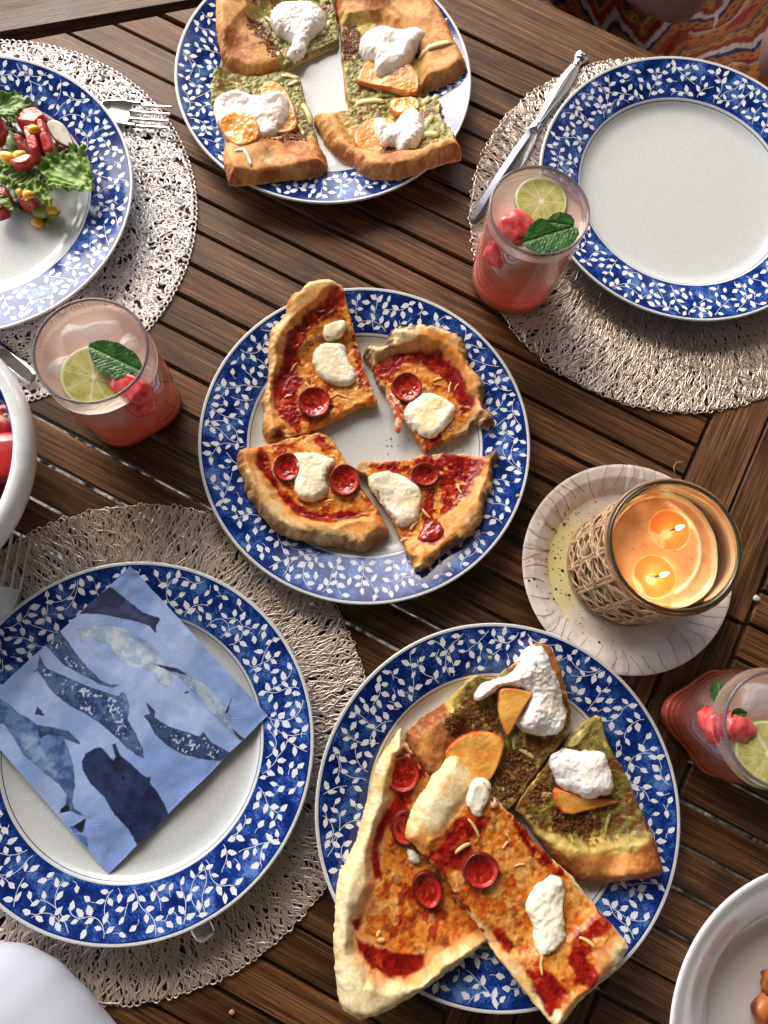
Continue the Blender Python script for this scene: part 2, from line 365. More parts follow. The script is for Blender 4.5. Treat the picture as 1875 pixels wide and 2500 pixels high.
def radial_mat():
    r=np.random.default_rng(5); n=680; k=44; rr=np.linspace(.085,MR-.002,k)
    A=[]
    for L in range(2):
        th=(np.arange(n)+.5*L)/n*2*np.pi; wob=np.zeros((n,k)); x=np.linspace(0,1,k)
        ph=r.uniform(0,6.28,(n,4)); am=r.uniform(.5,1.2,(n,4))
        for q,fq in enumerate((3.1,6.3,11.,19.)): wob+=am[:,q:q+1]*np.sin(fq*x[None]*2*np.pi*.5+ph[:,q:q+1])*(.0034,.0022,.0012,.0006)[q]
        t=th[:,None]+wob/.14; rad=rr[None]+r.uniform(-.0022,.0012,(n,1)); A.append(np.stack([rad*np.cos(t),rad*np.sin(t)],-1))
    P_=np.concatenate(A); V1,F1=ribbons(P_,.00122,0.0,.0013,3)
    # scalloped loops on the edge
    n2=250; kk=14; th=np.arange(n2)/n2*2*np.pi; a=np.linspace(-.4,np.pi+.4,kk)[None]
    hw=r.uniform(.0022,.0036,(n2,1)); hh=r.uniform(.002,.0048,(n2,1)); t=th[:,None]+np.cos(a)*hw/MR; rad=MR-.0035+np.sin(a)*hh
    V2,F2=ribbons(np.stack([rad*np.cos(t),rad*np.sin(t)],-1),.0011,0.0,.0008,4)
    # stray wires running across
    n3=200; k3=24; st=r.uniform(0,6.28,n3); hd=st+r.uniform(-1.6,1.6,n3); R0=r.uniform(.12,.172,n3); p_=np.stack([R0*np.cos(st),R0*np.sin(st)],-1); Q=[p_.copy()]; cv=r.normal(0,.12,n3)
    for i in range(k3-1):
        hd+=cv+r.normal(0,.08,n3); p_=p_+np.stack([np.cos(hd),np.sin(hd)],-1)*.0016; q=np.linalg.norm(p_,axis=1); p_*=np.minimum(1,(MR-.002)/q)[:,None]; Q.append(p_.copy())
    V3,F3=ribbons(np.stack(Q,1),.001,.0008,.0006,6)
    return np.concatenate([V1,V2,V3]),np.concatenate([F1,F2+len(V1),F3+len(V1)+len(V2)])
def swirl_mat():
    r=np.random.default_rng(9); n=3400; k=22; th=(np.arange(n)*2.399963)%(2*np.pi); R0=np.sqrt(.10**2+((MR-.004)**2-.10**2)*(np.arange(n)+.5)/n); p_=np.stack([R0*np.cos(th),R0*np.sin(th)],-1)
    hd=r.uniform(0,6.28,n); cv=r.choice([-1,1],n)*r.uniform(.18,.5,n); Q=[p_.copy()]
    for i in range(k-1):
        cv=cv*.93+r.normal(0,.12,n); hd=hd+cv; st=np.stack([np.cos(hd),np.sin(hd)],-1)*.00115
        q=p_+st; out=np.linalg.norm(q,axis=1)>MR-.0035; hd=np.where(out,hd+.9,hd); st=np.stack([np.cos(hd),np.sin(hd)],-1)*.00115; p_=p_+np.where((np.linalg.norm(p_+st,axis=1)>MR-.003)[:,None],-p_*.008,st); Q.append(p_.copy())
    V1,F1=ribbons(np.stack(Q,1),.00150,0,.0009,3)
    n2=210; kk=16; th=np.arange(n2)/n2*2*np.pi; a=np.linspace(-.7,np.pi+.7,kk)[None]; t=th[:,None]+np.cos(a)*.0026/MR; rad=MR-.003+np.sin(a)*.0026
    V2,F2=ribbons(np.stack([rad*np.cos(t),rad*np.sin(t)],-1),.0013,0,.0005,4)
    # hub so the mat holds together below the plate
    return np.concatenate([V1,V2]),np.concatenate([F1,F2+len(V1)])
V,F=radial_mat(); me_r=mk('placemat',V,F,True); me_r.materials.append(M['wire'])
V,F=swirl_mat(); me_s=mk('placemat',V,F,True); me_s.materials.append(M['wire_pale'])
g_='round metallic wire-lace placemats'
for me_,(x,y),rz,lb in ((me_r,(-.1618,-.0394),0.,'round champagne placemat of fine radiating wires under the plate with the whale napkin'),
    (me_r,(.2892,.4114),1.3,'round champagne placemat of fine radiating wires under the empty plate and the knife'),
    (me_s,(-.3197,.4036),0.,'round pale silver placemat of curling lace wires under the salad plate')):
    tag(link('placemat',me_,None,None,(x,y,.0004),rz),lb,'placemat',g_)
# ============================================================ plates
PLP=[(.0,.0062),(.06,.0062),(.083,.0063),(.088,.0070),(.0925,.0092),(.0955,.0118),(.0965,.0124),(.1325,.0206),(.1338,.0212),(.1347,.0210),(.1350,.0200),(.1345,.0188),(.130,.0170),(.098,.0085),(.09,.0035),(.082,.0012),(.0815,.0),(.079,.0),(.0785,.0012),(.0,.0014)]
def platez(r): return np.interp(r,[p_[0] for p_ in PLP[:9]],[p_[1] for p_ in PLP[:9]])
def leafprint():
    """trailing sprigs of white leaves and star flowers printed on the blue band"""
    r=random.Random(11); V=[];F=[]; cells=[]
    R0,R1=.0985,.1312
    def put(poly,lift=.00012):
        o=len(V)
        for (rr,tt) in poly:
            V.append((rr*math.cos(tt),rr*math.sin(tt),float(platez(rr))+lift))
        F.append(list(range(o,o+len(poly))))
    def free(rr,tt,d): 
        x,y=rr*math.cos(tt),rr*math.sin(tt)
        return all((x-a)**2+(y-b)**2>d*d for a,b in cells[-4000:])
    def loc(rr,tt,dx,dy):   # dx along radius, dy along circumference
        return (rr+dx,tt+dy/rr)
    def leaf(rr,tt,ang,L,Wd):
        if not(R0+.0015<rr<R1-.0015) : return False
        cx,cy=rr+math.cos(ang)*L*.55,tt+math.sin(ang)*L*.55/rr
        if not(R0+.0016<cx<R1-.0014) or not free(cx,cy,.0062): return False
        out=[]; n=9
        up=[];dn=[]
        for i in range(n+1):
            f=i/n; wd=Wd*math.sin(math.pi*min(1,f**.8))*.5
            jg=r.uniform(.78,1.22)
            up.append((f*L,wd*jg+(.0001 if 0<i<n else 0))); dn.append((f*L,-wd*r.uniform(.78,1.22)-(.0001 if 0<i<n else 0)))
        pts=up+dn[::-1][1:-1]
        q=[]
        for (a,b_) in pts:
            dx=a*math.cos(ang)-b_*math.sin(ang); dy=a*math.sin(ang)+b_*math.cos(ang); q.append(loc(rr,tt,dx,dy))
        put(q); cells.append((cx*math.cos(cy),cx*math.sin(cy))); 
        return True
    def star(rr,tt,s):
        if not free(rr,tt,.0062): return
        a0=r.uniform(0,6); q=[]
        for i in range(10):
            k=s*(r.uniform(.85,1.2) if i%2==0 else .42); a=a0+i*math.pi/5; q.append(loc(rr,tt,k*math.cos(a),k*math.sin(a)))
        put(q,.00016); cells.append((rr*math.cos(tt),rr*math.sin(tt)))
    def line(path,w):
        for i in range(len(path)-1):
            (ra,ta),(rb,tb)=path[i],path[i+1]; dx=rb-ra;dy=(tb-ta)*ra; l=math.hypot(dx,dy)+1e-9; nx,ny=-dy/l*w/2,dx/l*w/2
            put([loc(ra,ta,nx,ny),loc(ra,ta,-nx,-ny),loc(rb,tb,-nx,-ny),loc(rb,tb,nx,ny)],.0001)
    NS=58
    for s in range(NS*3):
        tt=s/NS*2*math.pi+r.uniform(-.06,.06); 
        lane=s//NS
        rr=(R0+.001 if r.random()<.5 else R1-.002) if lane<1 else r.uniform(R0+.004,R1-.004)
        ang=(r.uniform(-.9,.9) if rr<.115 else math.pi+r.uniform(-.9,.9)) if lane<1 else r.uniform(0,6.28)
        cv=r.choice([-1,1])*r.uniform(.05,.2); path=[(rr,tt)]; side=1; n=r.randint(14,30) if lane<1 else r.randint(6,14)
        nl=0
        for i in range(n):
            ang+=cv*r.uniform(.3,1.); 
            if r.random()<.06: cv=-cv
            rr2=rr+math.cos(ang)*.0013; tt2=tt+math.sin(ang)*.0013/rr
            if not(R0+.0003<rr2<R1-.0006): cv=-cv; ang+=cv*2.2; continue
            rr,tt=rr2,tt2; path.append((rr,tt))
            if i%2==1:
                side=-side; a=ang+side*r.uniform(.6,1.25); L=r.uniform(.0052,.0076)
                st=r.uniform(.0006,.0016)
                r3,t3=rr+math.cos(a)*st,tt+math.sin(a)*st/rr
                if leaf(r3,t3,a+r.uniform(-.3,.3),L,L*r.uniform(.45,.62)): line([(rr,tt),(r3,t3)],.00032); nl+=1
        if nl>1 or lane<1:
            if leaf(rr,tt,ang,.0062,.0032): nl+=1
            if len(path)>3 and nl>=2: line(path,.0004)
        if lane<1 and s%2==0 and len(path)>6:
            p_=path[len(path)//2]; 
            if R0+.004<p_[0]<R1-.004: star(p_[0],p_[1],.0046)
    for k in range(1500):
        rr=r.uniform(R0+.001,R1-.003); tt=r.uniform(0,6.283); a=r.uniform(0,6.28); L=r.uniform(.0050,.0070)
        if leaf(rr,tt,a,L,L*.55):
            q_=[(rr,tt)]; b2=a+math.pi
            for j in range(4):
                b2+=r.uniform(-.1,.45); q_.append((min(max(q_[-1][0]+math.cos(b2)*.0011,R0+.0002),R1-.0004),q_[-1][1]+math.sin(b2)*.0011/q_[-1][0]))
            line(q_,.00032)
    return V,F
V,F=lathe(PLP,160); me_pl=mk('plate_body',V,F,True); me_pl.materials.append(M['glaze'])
V,F=leafprint(); me_lp=mk('leaf_print',V,F,False); me_lp.materials.append(M['leafprint'])
PL=dict(C=(.0136,.1948,0),B=(.113,-.0887,.0025),LL=(-.1584,-.0428,.0026),T=(-.0262,.5443,0),R=(.3016,.4393,.0026),LT=(-.3232,.4123,.0026))
plab=dict(C='blue and white leaf-rimmed plate in the middle holding four pepperoni pizza quarters',B='blue and white leaf-rimmed plate crowded with mixed pizza slices below the candle',
 LL='blue and white leaf-rimmed plate under the whale print napkin',T='blue and white leaf-rimmed plate at the top holding peach and ricotta flatbread',R='empty blue and white leaf-rimmed plate beside the knife',LT='blue and white leaf-rimmed plate holding the tossed salad')
for i,(k,(x,y,z)) in enumerate(PL.items()):
    e=empty('dinner_plate',(x,y,z+.0004),plab[k],'plate','blue and white dinner plates with trailing leaf rims'); e.rotation_euler=(0,0,i*1.07+.3)
    for nme,me_ in(('body',me_pl),('leaf_print',me_lp)):
        o=link(nme,me_); o.parent=e
        if nme=='leaf_print': o['kind']='stuff'
# ============================================================ food
BREAD=S(226,200,150); CRUMB=S(226,200,146)
def crustcol(x,y,s,base,brown,amt=0.,seed=0,sc=.018,edge=.6,ew=.006):
    n=fbm(x,y,sc,seed,4)+.35*fbm(x,y,sc*.2,seed+3,2)
    t=np.clip(ss(-.45,.75,n+amt)+edge*(1-ss(0,ew,s))*ss(-.6,.3,fbm(x,y,sc*.8,seed+7,2)+.2),0,1)
    c=mixc(base,brown,t); c=mixc(c,brown*.62,.35*ss(.3,.85,fbm(x,y,.011,seed+12,4)+amt)); c=mixc(c,S(236,206,150),.18*ss(.3,.7,fbm(x,y,.0022,seed+14,3))); return c*(1+.15*fbm(x,y,.0013,seed+2,2)[:,None])
class Slice: pass
def make_slice(name,label,cat,poly,pl,layers,crust,thick=.008,puff=.007,zoff=0.,base=BREAD,brown=S(186,122,62),browna=0.,char=0.,seed=0,group=None,res=.00062,wob=.0009,tilt=None,center=None,low=S(208,150,80),edgew=.5,lump=.0006):
    """poly/crust: world outlines. layers: list of dicts painted in order."""
    cx,cy,cz=PL[pl]
    c=poly.mean(0); LL=[]
    for L in layers:
        LL.append(L)
        if L['c'] is CHS['c'] or L.get('blister'):
            LL.append(dict(p=L['p'],c=S(244,196,118),c2=S(236,170,84),thr=.25,ts=.009,a=.5,r=.3,f=.003,s=41,h=.0003)); LL.append(dict(p=L['p'],c=S(134,50,20),c2=S(106,36,16),thr=.45,ts=.006,a=.6,r=.3,f=.003,s=43))
    layers=LL
    def base_z(x,y):
        r=np.hypot(x-cx,y-cy); z=cz+.0008+platez(np.minimum(r,.1338))+zoff
        if tilt is not None: z=z+tilt[0]*(x-c[0])+tilt[1]*(y-c[1])
        return z
    cm=lambda x,y: (ss(-.004,.005,np.max([sdf(x,y,q) for q in crust],0)+.002*fbm(x,y,.01,seed+31,2)) if len(crust) else 0*x)
    def zf(x,y,s):
        k=cm(x,y); w=.0015+k*.0095; t=np.clip(s/w,0,1); prof=np.sqrt(np.clip(1-(1-t)**2,0,1))
        h=thick+puff*k*ss(0,.012,s+.004)*(1+.25*fbm(x,y,.02,seed+77,1))
        z=base_z(x,y)+h*(.28*(1-k)+.12+(.60+.28*k)*prof)
        return z+lump*fbm(x,y,.014,seed,2)*(.5+.5*k)*ss(0,.004,s)+.00022*(1-.4*k)*fbm(x,y,.0022,seed+8,3)*ss(0,.003,s)
    def colf(x,y,s,z):
        k=cm(x,y)
        col=crustcol(x,y,s,base,brown,browna,seed,edge=edgew)
        if char: 
            n=fbm(x,y,.012,seed+40,3)+.4*fbm(x,y,.003,seed+41,2); col=mixc(col,S(48,30,22),char*ss(-.05,.35,n+.42-s/.009)*k)
        ro=np.full(len(x),.55); dz=0*x
        for L in layers:
            q=sdf(x,y,L['p']); f=L.get('f',.0015); q=q+L.get('n',.0022)*fbm(x,y,L.get('ns',.006),seed+L.get('s',1)*13,4)
            m=ss(-f,f,q)*L.get('a',1.)
            if 'thr' in L:     # broken up by noise
                m=m*ss(L['thr']-.12,L['thr']+.12,fbm(x,y,L.get('ts',.005),seed+L.get('s',1)*7+3,4))
            a,b_=L['c'],L.get('c2',L['c']*.8); t=ss(-.55,.55,fbm(x,y,L.get('cs',.004),seed+L.get('s',1)*5,4)); cc=mixc(a,b_,t)
            if 'c3' in L: cc=mixc(cc,L['c3'],ss(L.get('t3',.25),L.get('t3',.25)+.25,fbm(x,y,L.get('c3s',.006),seed+L.get('s',1)*11,4)))
            col=mixc(col,cc,m); ro=ro*(1-m)+L.get('r',.4)*m
            dz=dz+m*(L.get('h',0)+L.get('hn',0)*fbm(x,y,L.get('hs',.003),seed+L.get('s',1)*17,3))*ss(0,.002,s)
        return col,ro,dz
    p=patch('base',poly,res,zf,colf,lambda x,y: base_z(x,y)-.0002,M['crust'] if 0 else M['food'],None,wob=wob,seed=seed,wallcol=CRUMB if char==0 else S(196,150,92),smooth=1,under=True)
    e=empty(name,(float(c[0]),float(c[1]),float(cz+.007+zoff)),label,cat,group)
    setpar(p.o,e)
    o=Slice(); o.e=e; o.p=p; o.bz=base_z; o.seed=seed; return o
def topping(sl,name,poly,H,colf,mat='cheese',lump=.0004,lsc=.008,edge=.006,lift=0.,seed=0,res=.0006,wob=.0008,flatbase=.6,label=None,pw=2.,fine=.00012,smooth=2,parent=None,tiltv=None):
    """rounded dollop or slice lying on slice sl"""
    p_=smooth_poly(poly,0); c=p_.mean(0)
    z0=float(np.nanmean(surf(sl.p,p_[:,0]*.5+c[0]*.5,p_[:,1]*.5+c[1]*.5))); c=p_.mean(0)
    def bz(x,y):
        z=surf(sl.p,x,y); return flatbase*z0+(1-flatbase)*z+lift
    def zf(x,y,s):
        t=np.clip(s/edge,0,1); prof=(1-(1-t)**pw)**(1/pw)
        b=bz(x,y)
        if tiltv is not None: b=b+tiltv[0]*(x-c[0])+tiltv[1]*(y-c[1])
        return b+H*prof*(1+.22*fbm(x,y,.018,seed+4,1))+lump*fbm(x,y,lsc,seed,3)*ss(0,.003,s)+fine*fbm(x,y,.0017,seed+6,2)*ss(0,.0015,s)
    return patch(name,poly,res,zf,colf,lambda x,y: bz(x,y)-.0025,M[mat],parent or sl.e,wob=wob,wsc=.004,seed=seed,label=label,smooth=smooth)
def ricotta_col(seed,tint=None,amt=0.,tp=None):
    def f(x,y,s,z):
        n=fbm(x,y,.006,seed,4); c=mixc(S(252,251,247),S(244,240,226),ss(-.2,.6,n))
        if amt: c=mixc(c,tint,amt*ss(-.1,.5,fbm(x,y,.009,seed+3,3))*(1-ss(.001,.006,s)*.3))
        return c,np.full(len(x),.24)
    return f
def mozz_col(seed,amt=.55):
    def f(x,y,s,z):
        c=mixc(S(254,250,226),S(248,224,156),amt*ss(-.15,.5,fbm(x,y,.016,seed,3)+.1)); c=mixc(c,S(196,132,60),.55*ss(.35,.7,fbm(x,y,.012,seed+9,4)+.25)*amt)
        return c,np.full(len(x),.36)
    return f
def peach_col(seed,skin=S(204,104,60),base=S(240,182,92),b2=S(226,152,62),w=.0011,pale=0.):
    def f(x,y,s,z):
        n=fbm(x,y,.010,seed,4); c=mixc(base,b2,ss(-.5,.6,n)); c=mixc(c,S(250,196,120),pale*ss(-.3,.5,fbm(x,y,.012,seed+2,3)))
        c=mixc(c,skin,(1-ss(w*.5,w*1.6,s))*ss(-.5,.1,fbm(x,y,.02,seed+5,2)+.2)*.9); return c,np.full(len(x),.22)
    return f
def pepperoni(sl,Zf,cx,cy,rx,ry,seed,rot=0,lift=.0004,tiltv=(0,0)):
    z=sl.p.zmean; c=Zf([(cx,cy)],z)[0]; ex=Zf([(cx+rx,cy)],z)[0]-c; a=np.linalg.norm(ex); ey=Zf([(cx,cy+ry)],z)[0]-c; b=np.linalg.norm(ey)
    t=np.linspace(0,2*np.pi,34,endpoint=False); P_=np.stack([a*np.cos(t),-b*np.sin(t)],-1); cr,sr=math.cos(rot),math.sin(rot); P_=P_@np.array([[cr,sr],[-sr,cr]])+c
    z0=float(surf(sl.p,c[:1],c[1:])[0])+lift
    def zf(x,y,s):
        rim=np.exp(-((s-.0011)/.0009)**2); dish=ss(0,.010,s)
        return z0+.0022+.0022*rim-.0020*dish+.00025*fbm(x,y,.002,seed,2)+tiltv[0]*(x-c[0])+tiltv[1]*(y-c[1])
    def cf(x,y,s,z):
        n=fbm(x,y,.003,seed,4); c_=mixc(S(172,34,22),S(130,20,18),ss(-.4,.5,n)); c_=mixc(c_,S(214,84,44),.55*ss(.25,.6,fbm(x,y,.0022,seed+3,3))); c_=mixc(c_,S(92,20,18),1-ss(.0006,.0017,s)); c_=mixc(c_,S(196,52,30),np.exp(-((s-.0028)/.0012)**2)*.7)
        return c_,np.where(s>.003,.12,.3)
    p=patch('pepperoni',P_,.00045,zf,cf,lambda x,y: z0-.003+0*x,M['fruit'],sl.e,wob=.0003,seed=seed,wallcol=S(120,26,20))
    return p
def shreds(sl,Zf,pts,seed,c=S(236,196,124),name='cheese_shred'):
    r=random.Random(seed)
    for (x,y,l,a,w_) in pts:
        z=sl.p.zmean; q=Zf([(x,y)],z)[0]; l=l*(.62 if name=='onion_strip' else 1); d=np.array([math.cos(math.radians(a)),math.sin(math.radians(a))])*l/2; n=7; P_=[]
        for i in range(n):
            t=i/(n-1)*2-1; xy=q+d*t+np.array([-d[1],d[0]])*.35*(1-t*t)*r.choice([-1,1]) if i==0 and 0 else q+d*t+np.array([-d[1],d[0]])*.16*(1-t*t)
            P_.append((xy[0],xy[1],float(surf(sl.p,xy[:1],xy[1:])[0])+w_*(.2 if name=='onion_strip' else .4)))
        V,F=tube(P_,np.array([.5,.9,1,1,1,.9,.5])*w_*(.8 if name=='onion_strip' else .85),6,flat=.3 if name=='onion_strip' else .6); colored(name,V,F,c,.35,M['fruit'],sl.e,seed)
def crumbs(sl,name,poly,n,c,c2,size,seed,parent=None):
    """many tiny toasted crumbs joined as one part"""
    r=np.random.default_rng(seed); mn,mx=poly.min(0),poly.max(0); PBq,PFq=blob(1,1,.7,seed,.3,1); VV=[];FF=[];CC=[];k=0
    P_=r.uniform(mn,mx,(n*3,2)); d=sdf(P_[:,0],P_[:,1],poly)+.003*fbm(P_[:,0],P_[:,1],.008,seed,3); P_=P_[(d>0)&(fbm(P_[:,0],P_[:,1],.006,seed+3,2)>-.35)][:n]; zz=surf(sl.p,P_[:,0],P_[:,1])
    for (x,y),z in zip(P_,zz):
        s=r.uniform(.5,1.25)*size; a=r.uniform(0,6.28); q=PBq*s*np.array([1,.75,.7]); VV.append(np.stack([q[:,0]*math.cos(a)-q[:,1]*math.sin(a)+x,q[:,0]*math.sin(a)+q[:,1]*math.cos(a)+y,q[:,2]+z+s*.2],1)); FF.append(np.array(PFq)+k); k+=len(PBq)
        CC.append(np.tile(mixc(np.asarray(c),np.asarray(c2),np.array(r.uniform())),(len(PBq),1)))
    if not VV: return
    o=link(name,mk(name,np.concatenate(VV),np.concatenate(FF),True,np.concatenate(CC),np.full(k,.5)),M['food']); setpar(o,parent or sl.e); o['kind']='stuff'
SAUCE=dict(c=S(154,28,16),c2=S(112,16,12),c3=S(184,62,26),t3=.3,r=.28,f=.0014,hn=.0002,hs=.002,h=.0003)
CHS=dict(c=S(228,158,74),c2=S(204,104,30),c3=S(166,56,24),t3=.2,r=.24,f=.0016,h=.0005,hn=.0004,hs=.003,c3s=.009)
OIL=dict(c=S(222,120,34),c2=S(232,158,70),r=.3,f=.004,n=.004,a=.75)
# ---------------- four pepperoni quarters on the middle plate
Z4=Z(480,660,1.975,.021)
def lay(d,p,**k): q=dict(d); q['p']=p; q.update(k); return q
GQ='pepperoni pizza quarters on the middle plate'
p=Z4([(540,75),(600,57),(650,60),(690,85),(715,125),(735,200),(760,290),(790,380),(815,450),(835,530),(860,580),(885,632),(830,635),(770,645),(700,690),(620,730),(560,760),(480,795),(400,812),(350,815),(312,790),(310,740),(318,690),(305,640),(312,590),(335,550),(345,490),(340,430),(345,350),(360,290),(400,250),(430,210),(430,170),(470,130),(510,100)])
cr=Z4([(500,40),(640,40),(700,80),(665,120),(600,180),(540,235),(470,290),(435,350),(420,410),(395,480),(355,545),(365,640),(400,720),(380,840),(290,830),(280,640),(310,440),(330,280),(420,150)])
L=[lay(OIL,Z4([(560,160),(640,110),(720,130),(830,500),(880,640),(500,800),(380,760),(345,640),(350,540),(410,400),(430,300)])),
   lay(CHS,Z4([(560,280),(640,220),(715,150),(790,400),(830,540),(880,632),(760,650),(600,730),(470,780),(400,770),(400,640),(440,500),(470,400),(500,320)]),s=2),
   lay(SAUCE,Z4([(672,105),(715,128),(712,190),(640,235),(560,290),(515,350),(490,420),(470,480),(520,520),(470,570),(480,640),(510,700),(470,760),(400,700),(370,620),(362,550),(395,490),(422,410),(435,340),(475,280),(545,225),(600,180)]),s=3),
   lay(SAUCE,Z4([(740,300),(775,300),(800,450),(850,560),(800,600),(770,540),(770,440)]),s=4,thr=-.1,ts=.004),lay(SAUCE,Z4([(345,800),(400,755),(430,790),(390,810)]),s=6)]
C1=make_slice('pizza_slice','pizza quarter at the upper left of the middle plate, tall pale crust and one pepperoni','pizza slice',p,'C',L,[cr],base=S(228,198,140),brown=S(202,142,70),char=.35,seed=11,group=GQ,thick=.009,puff=.006,wob=.0012)
topping(C1,'mozzarella',Z4([(560,365),(590,332),(640,316),(700,320),(725,350),(728,400),(768,450),(775,500),(740,530),(680,528),(620,512),(580,470),(555,420)],.03),.0055,mozz_col(2,.4),seed=2,lift=.0005,lump=.0003)
topping(C1,'mozzarella',Z4([(605,270),(630,240),(680,227),(722,225),(725,260),(700,300),(650,317),(612,312)],.03),.0042,mozz_col(3,.4),seed=3,edge=.004)
pepperoni(C1,Z4,567,632,80,76,4)
shreds(C1,Z4,[(470,460,.010,60,.0009),(540,560,.012,-60,.0010),(440,600,.007,20,.0009),(650,610,.010,40,.0009),(700,600,.012,-20,.0008),(600,215,.006,10,.0009)],5)
p=Z4([(800,375),(815,345),(850,342),(890,350),(930,322),(930,287),(980,270),(1060,262),(1140,268),(1210,290),(1270,320),(1300,360),(1305,420),(1330,470),(1390,540),(1395,600),(1380,650),(1435,695),(1437,740),(1385,755),(1350,715),(1310,765),(1250,790),(1180,825),(1115,865),(1080,830),(1050,770),(1010,720),(960,640),(900,560),(860,480),(820,420)])
cr=Z4([(780,330),(900,320),(920,250),(1150,240),(1320,330),(1420,540),(1460,760),(1360,760),(1345,650),(1310,560),(1255,455),(1170,388),(1060,365),(940,390),(850,440),(790,400)])
L=[lay(OIL,Z4([(840,430),(960,370),(1090,310),(1200,340),(1290,430),(1350,540),(1370,650),(1250,780),(1110,860),(960,640)])),
   lay(CHS,Z4([(880,500),(1000,440),(1100,470),(1200,540),(1260,640),(1340,660),(1250,780),(1115,860),(1040,760),(960,640)]),s=2),
   lay(SAUCE,Z4([(838,452),(940,400),(1060,378),(1170,398),(1250,470),(1300,560),(1348,650),(1280,700),(1262,640),(1215,545),(1150,480),(1080,440),(1000,440),(950,500),(890,520)]),s=3),lay(SAUCE,Z4([(1060,760),(1180,790),(1115,862)]),s=4,thr=-.2)]
C2=make_slice('pizza_slice','pizza quarter at the upper right of the middle plate with blackened floury crust','pizza slice',p,'C',L,[cr],base=S(222,196,150),brown=S(176,130,80),char=.85,seed=23,group=GQ,thick=.009,puff=.007,wob=.0016)
topping(C2,'mozzarella',Z4([(1000,662),(1030,610),(1080,562),(1120,560),(1180,575),(1240,610),(1265,640),(1250,690),(1210,730),(1160,790),(1100,780),(1050,740),(1012,702)],.03),.0055,mozz_col(7,.75),seed=7,lump=.0004)
pepperoni(C2,Z4,1012,563,74,72,8,tiltv=(.08,.05))
topping(C2,'pepperoni_scrap',Z4([(905,600),(945,580),(985,620),(1000,690),(1000,770),(955,780),(960,720),(940,660)],.02),.0022,lambda x,y,s,z:(mixc(S(196,84,60),S(236,200,170),ss(-.2,.5,fbm(x,y,.005,3,3))),np.full(len(x),.25)),'fruit',seed=9,edge=.002)
shreds(C2,Z4,[(1225,560,.010,80,.0010),(1165,520,.008,20,.0012),(1255,560,.006,60,.0008)],8)
p=Z4([(188,872),(240,850),(300,836),(350,822),(430,800),(520,780),(592,766),(640,790),(690,850),(730,920),(770,970),(810,1050),(870,1130),(910,1190),(935,1240),(920,1272),(870,1300),(830,1345),(770,1352),(700,1322),(612,1320),(520,1300),(450,1288),(380,1260),(310,1190),(270,1120),(235,1070),(215,1000),(197,940)])
cr=Z4([(150,850),(290,825),(300,930),(345,1010),(400,1095),(470,1170),(560,1212),(700,1215),(840,1185),(900,1130),(1000,1250),(850,1400),(500,1330),(250,1200),(160,960)])
L=[lay(OIL,Z4([(280,840),(590,760),(930,1220),(800,1260),(600,1240),(430,1170),(330,1060),(270,940)])),
   lay(CHS,Z4([(350,840),(480,800),(590,775),(650,820),(700,890),(760,980),(830,1080),(870,1140),(800,1160),(640,1170),(520,1140),(440,1070),(390,1000),(360,920)]),s=2),
   lay(SAUCE,Z4([(298,838),(340,868),(365,960),(400,1030),(460,1095),(520,1145),(620,1165),(740,1150),(840,1170),(835,1190),(740,1195),(640,1218),(550,1208),(480,1178),(420,1118),(370,1040),(325,985),(290,940)]),s=3,n=.0016),lay(SAUCE,Z4([(540,790),(600,775),(640,830),(600,850)]),s=5,thr=-.2)]
C3=make_slice('pizza_slice','pizza quarter at the lower left of the middle plate with two pepperoni cups','pizza slice',p,'C',L,[cr],base=S(228,200,146),brown=S(196,138,72),char=.4,seed=37,group=GQ,thick=.009,puff=.008,wob=.0011)
pepperoni(C3,Z4,436,950,66,72,14); pepperoni(C3,Z4,713,1012,74,78,15)
topping(C3,'mozzarella',Z4([(462,850),(490,862),(520,850),(560,855),(620,868),(668,890),(650,930),(622,980),(640,1035),(612,1080),(560,1102),(500,1090),(463,1052),(470,990),(482,930),(462,890)],.03),.0058,mozz_col(17,.35),seed=17,lump=.0004)
shreds(C3,Z4,[(640,1110,.009,10,.0009),(700,960,.006,50,.0009),(800,1080,.008,-60,.0009)],18)
p=Z4([(758,925),(800,905),(850,912),(900,905),(1000,905),(1080,880),(1150,875),(1230,868),(1320,875),(1380,900),(1430,858),(1462,870),(1455,912),(1430,940),(1432,1000),(1425,1060),(1398,1090),(1395,1170),(1360,1240),(1290,1310),(1220,1350),(1150,1400),(1090,1452),(1060,1455),(1030,1400),(1000,1320),(960,1230),(920,1150),(880,1090),(830,1030),(820,975),(770,965)])
cr=Z4([(1390,840),(1500,830),(1480,1080),(1420,1260),(1200,1420),(1080,1500),(1020,1400),(1080,1345),(1180,1310),(1240,1180),(1320,1100),(1385,1000)])
L=[lay(OIL,Z4([(840,920),(1380,880),(1420,1000),(1340,1130),(1250,1260),(1150,1350),(1060,1400),(1000,1320)])),
   lay(CHS,Z4([(840,920),(1100,885),(1250,890),(1330,1000),(1280,1100),(1180,1180),(1180,1280),(1040,1330),(960,1230),(860,1080),(825,980)]),s=2),
   lay(SAUCE,Z4([(840,935),(960,905),(1100,885),(1230,872),(1340,890),(1395,930),(1340,1010),(1300,1100),(1220,1160),(1170,1230),(1195,1290),(1150,1330),(1080,1310),(1090,1200),(1090,1100),(1150,1010),(1010,950),(900,960)]),s=3,thr=-.35,ts=.008)]
C4=make_slice('pizza_slice','pizza quarter at the lower right of the middle plate, thin charred rim and wide mozzarella','pizza slice',p,'C',L,[cr],base=S(220,190,138),brown=S(184,128,66),char=.75,seed=51,group=GQ,thick=.009,puff=.004,wob=.0013)
pepperoni(C4,Z4,1100,985,70,58,24,tiltv=(-.1,.1))
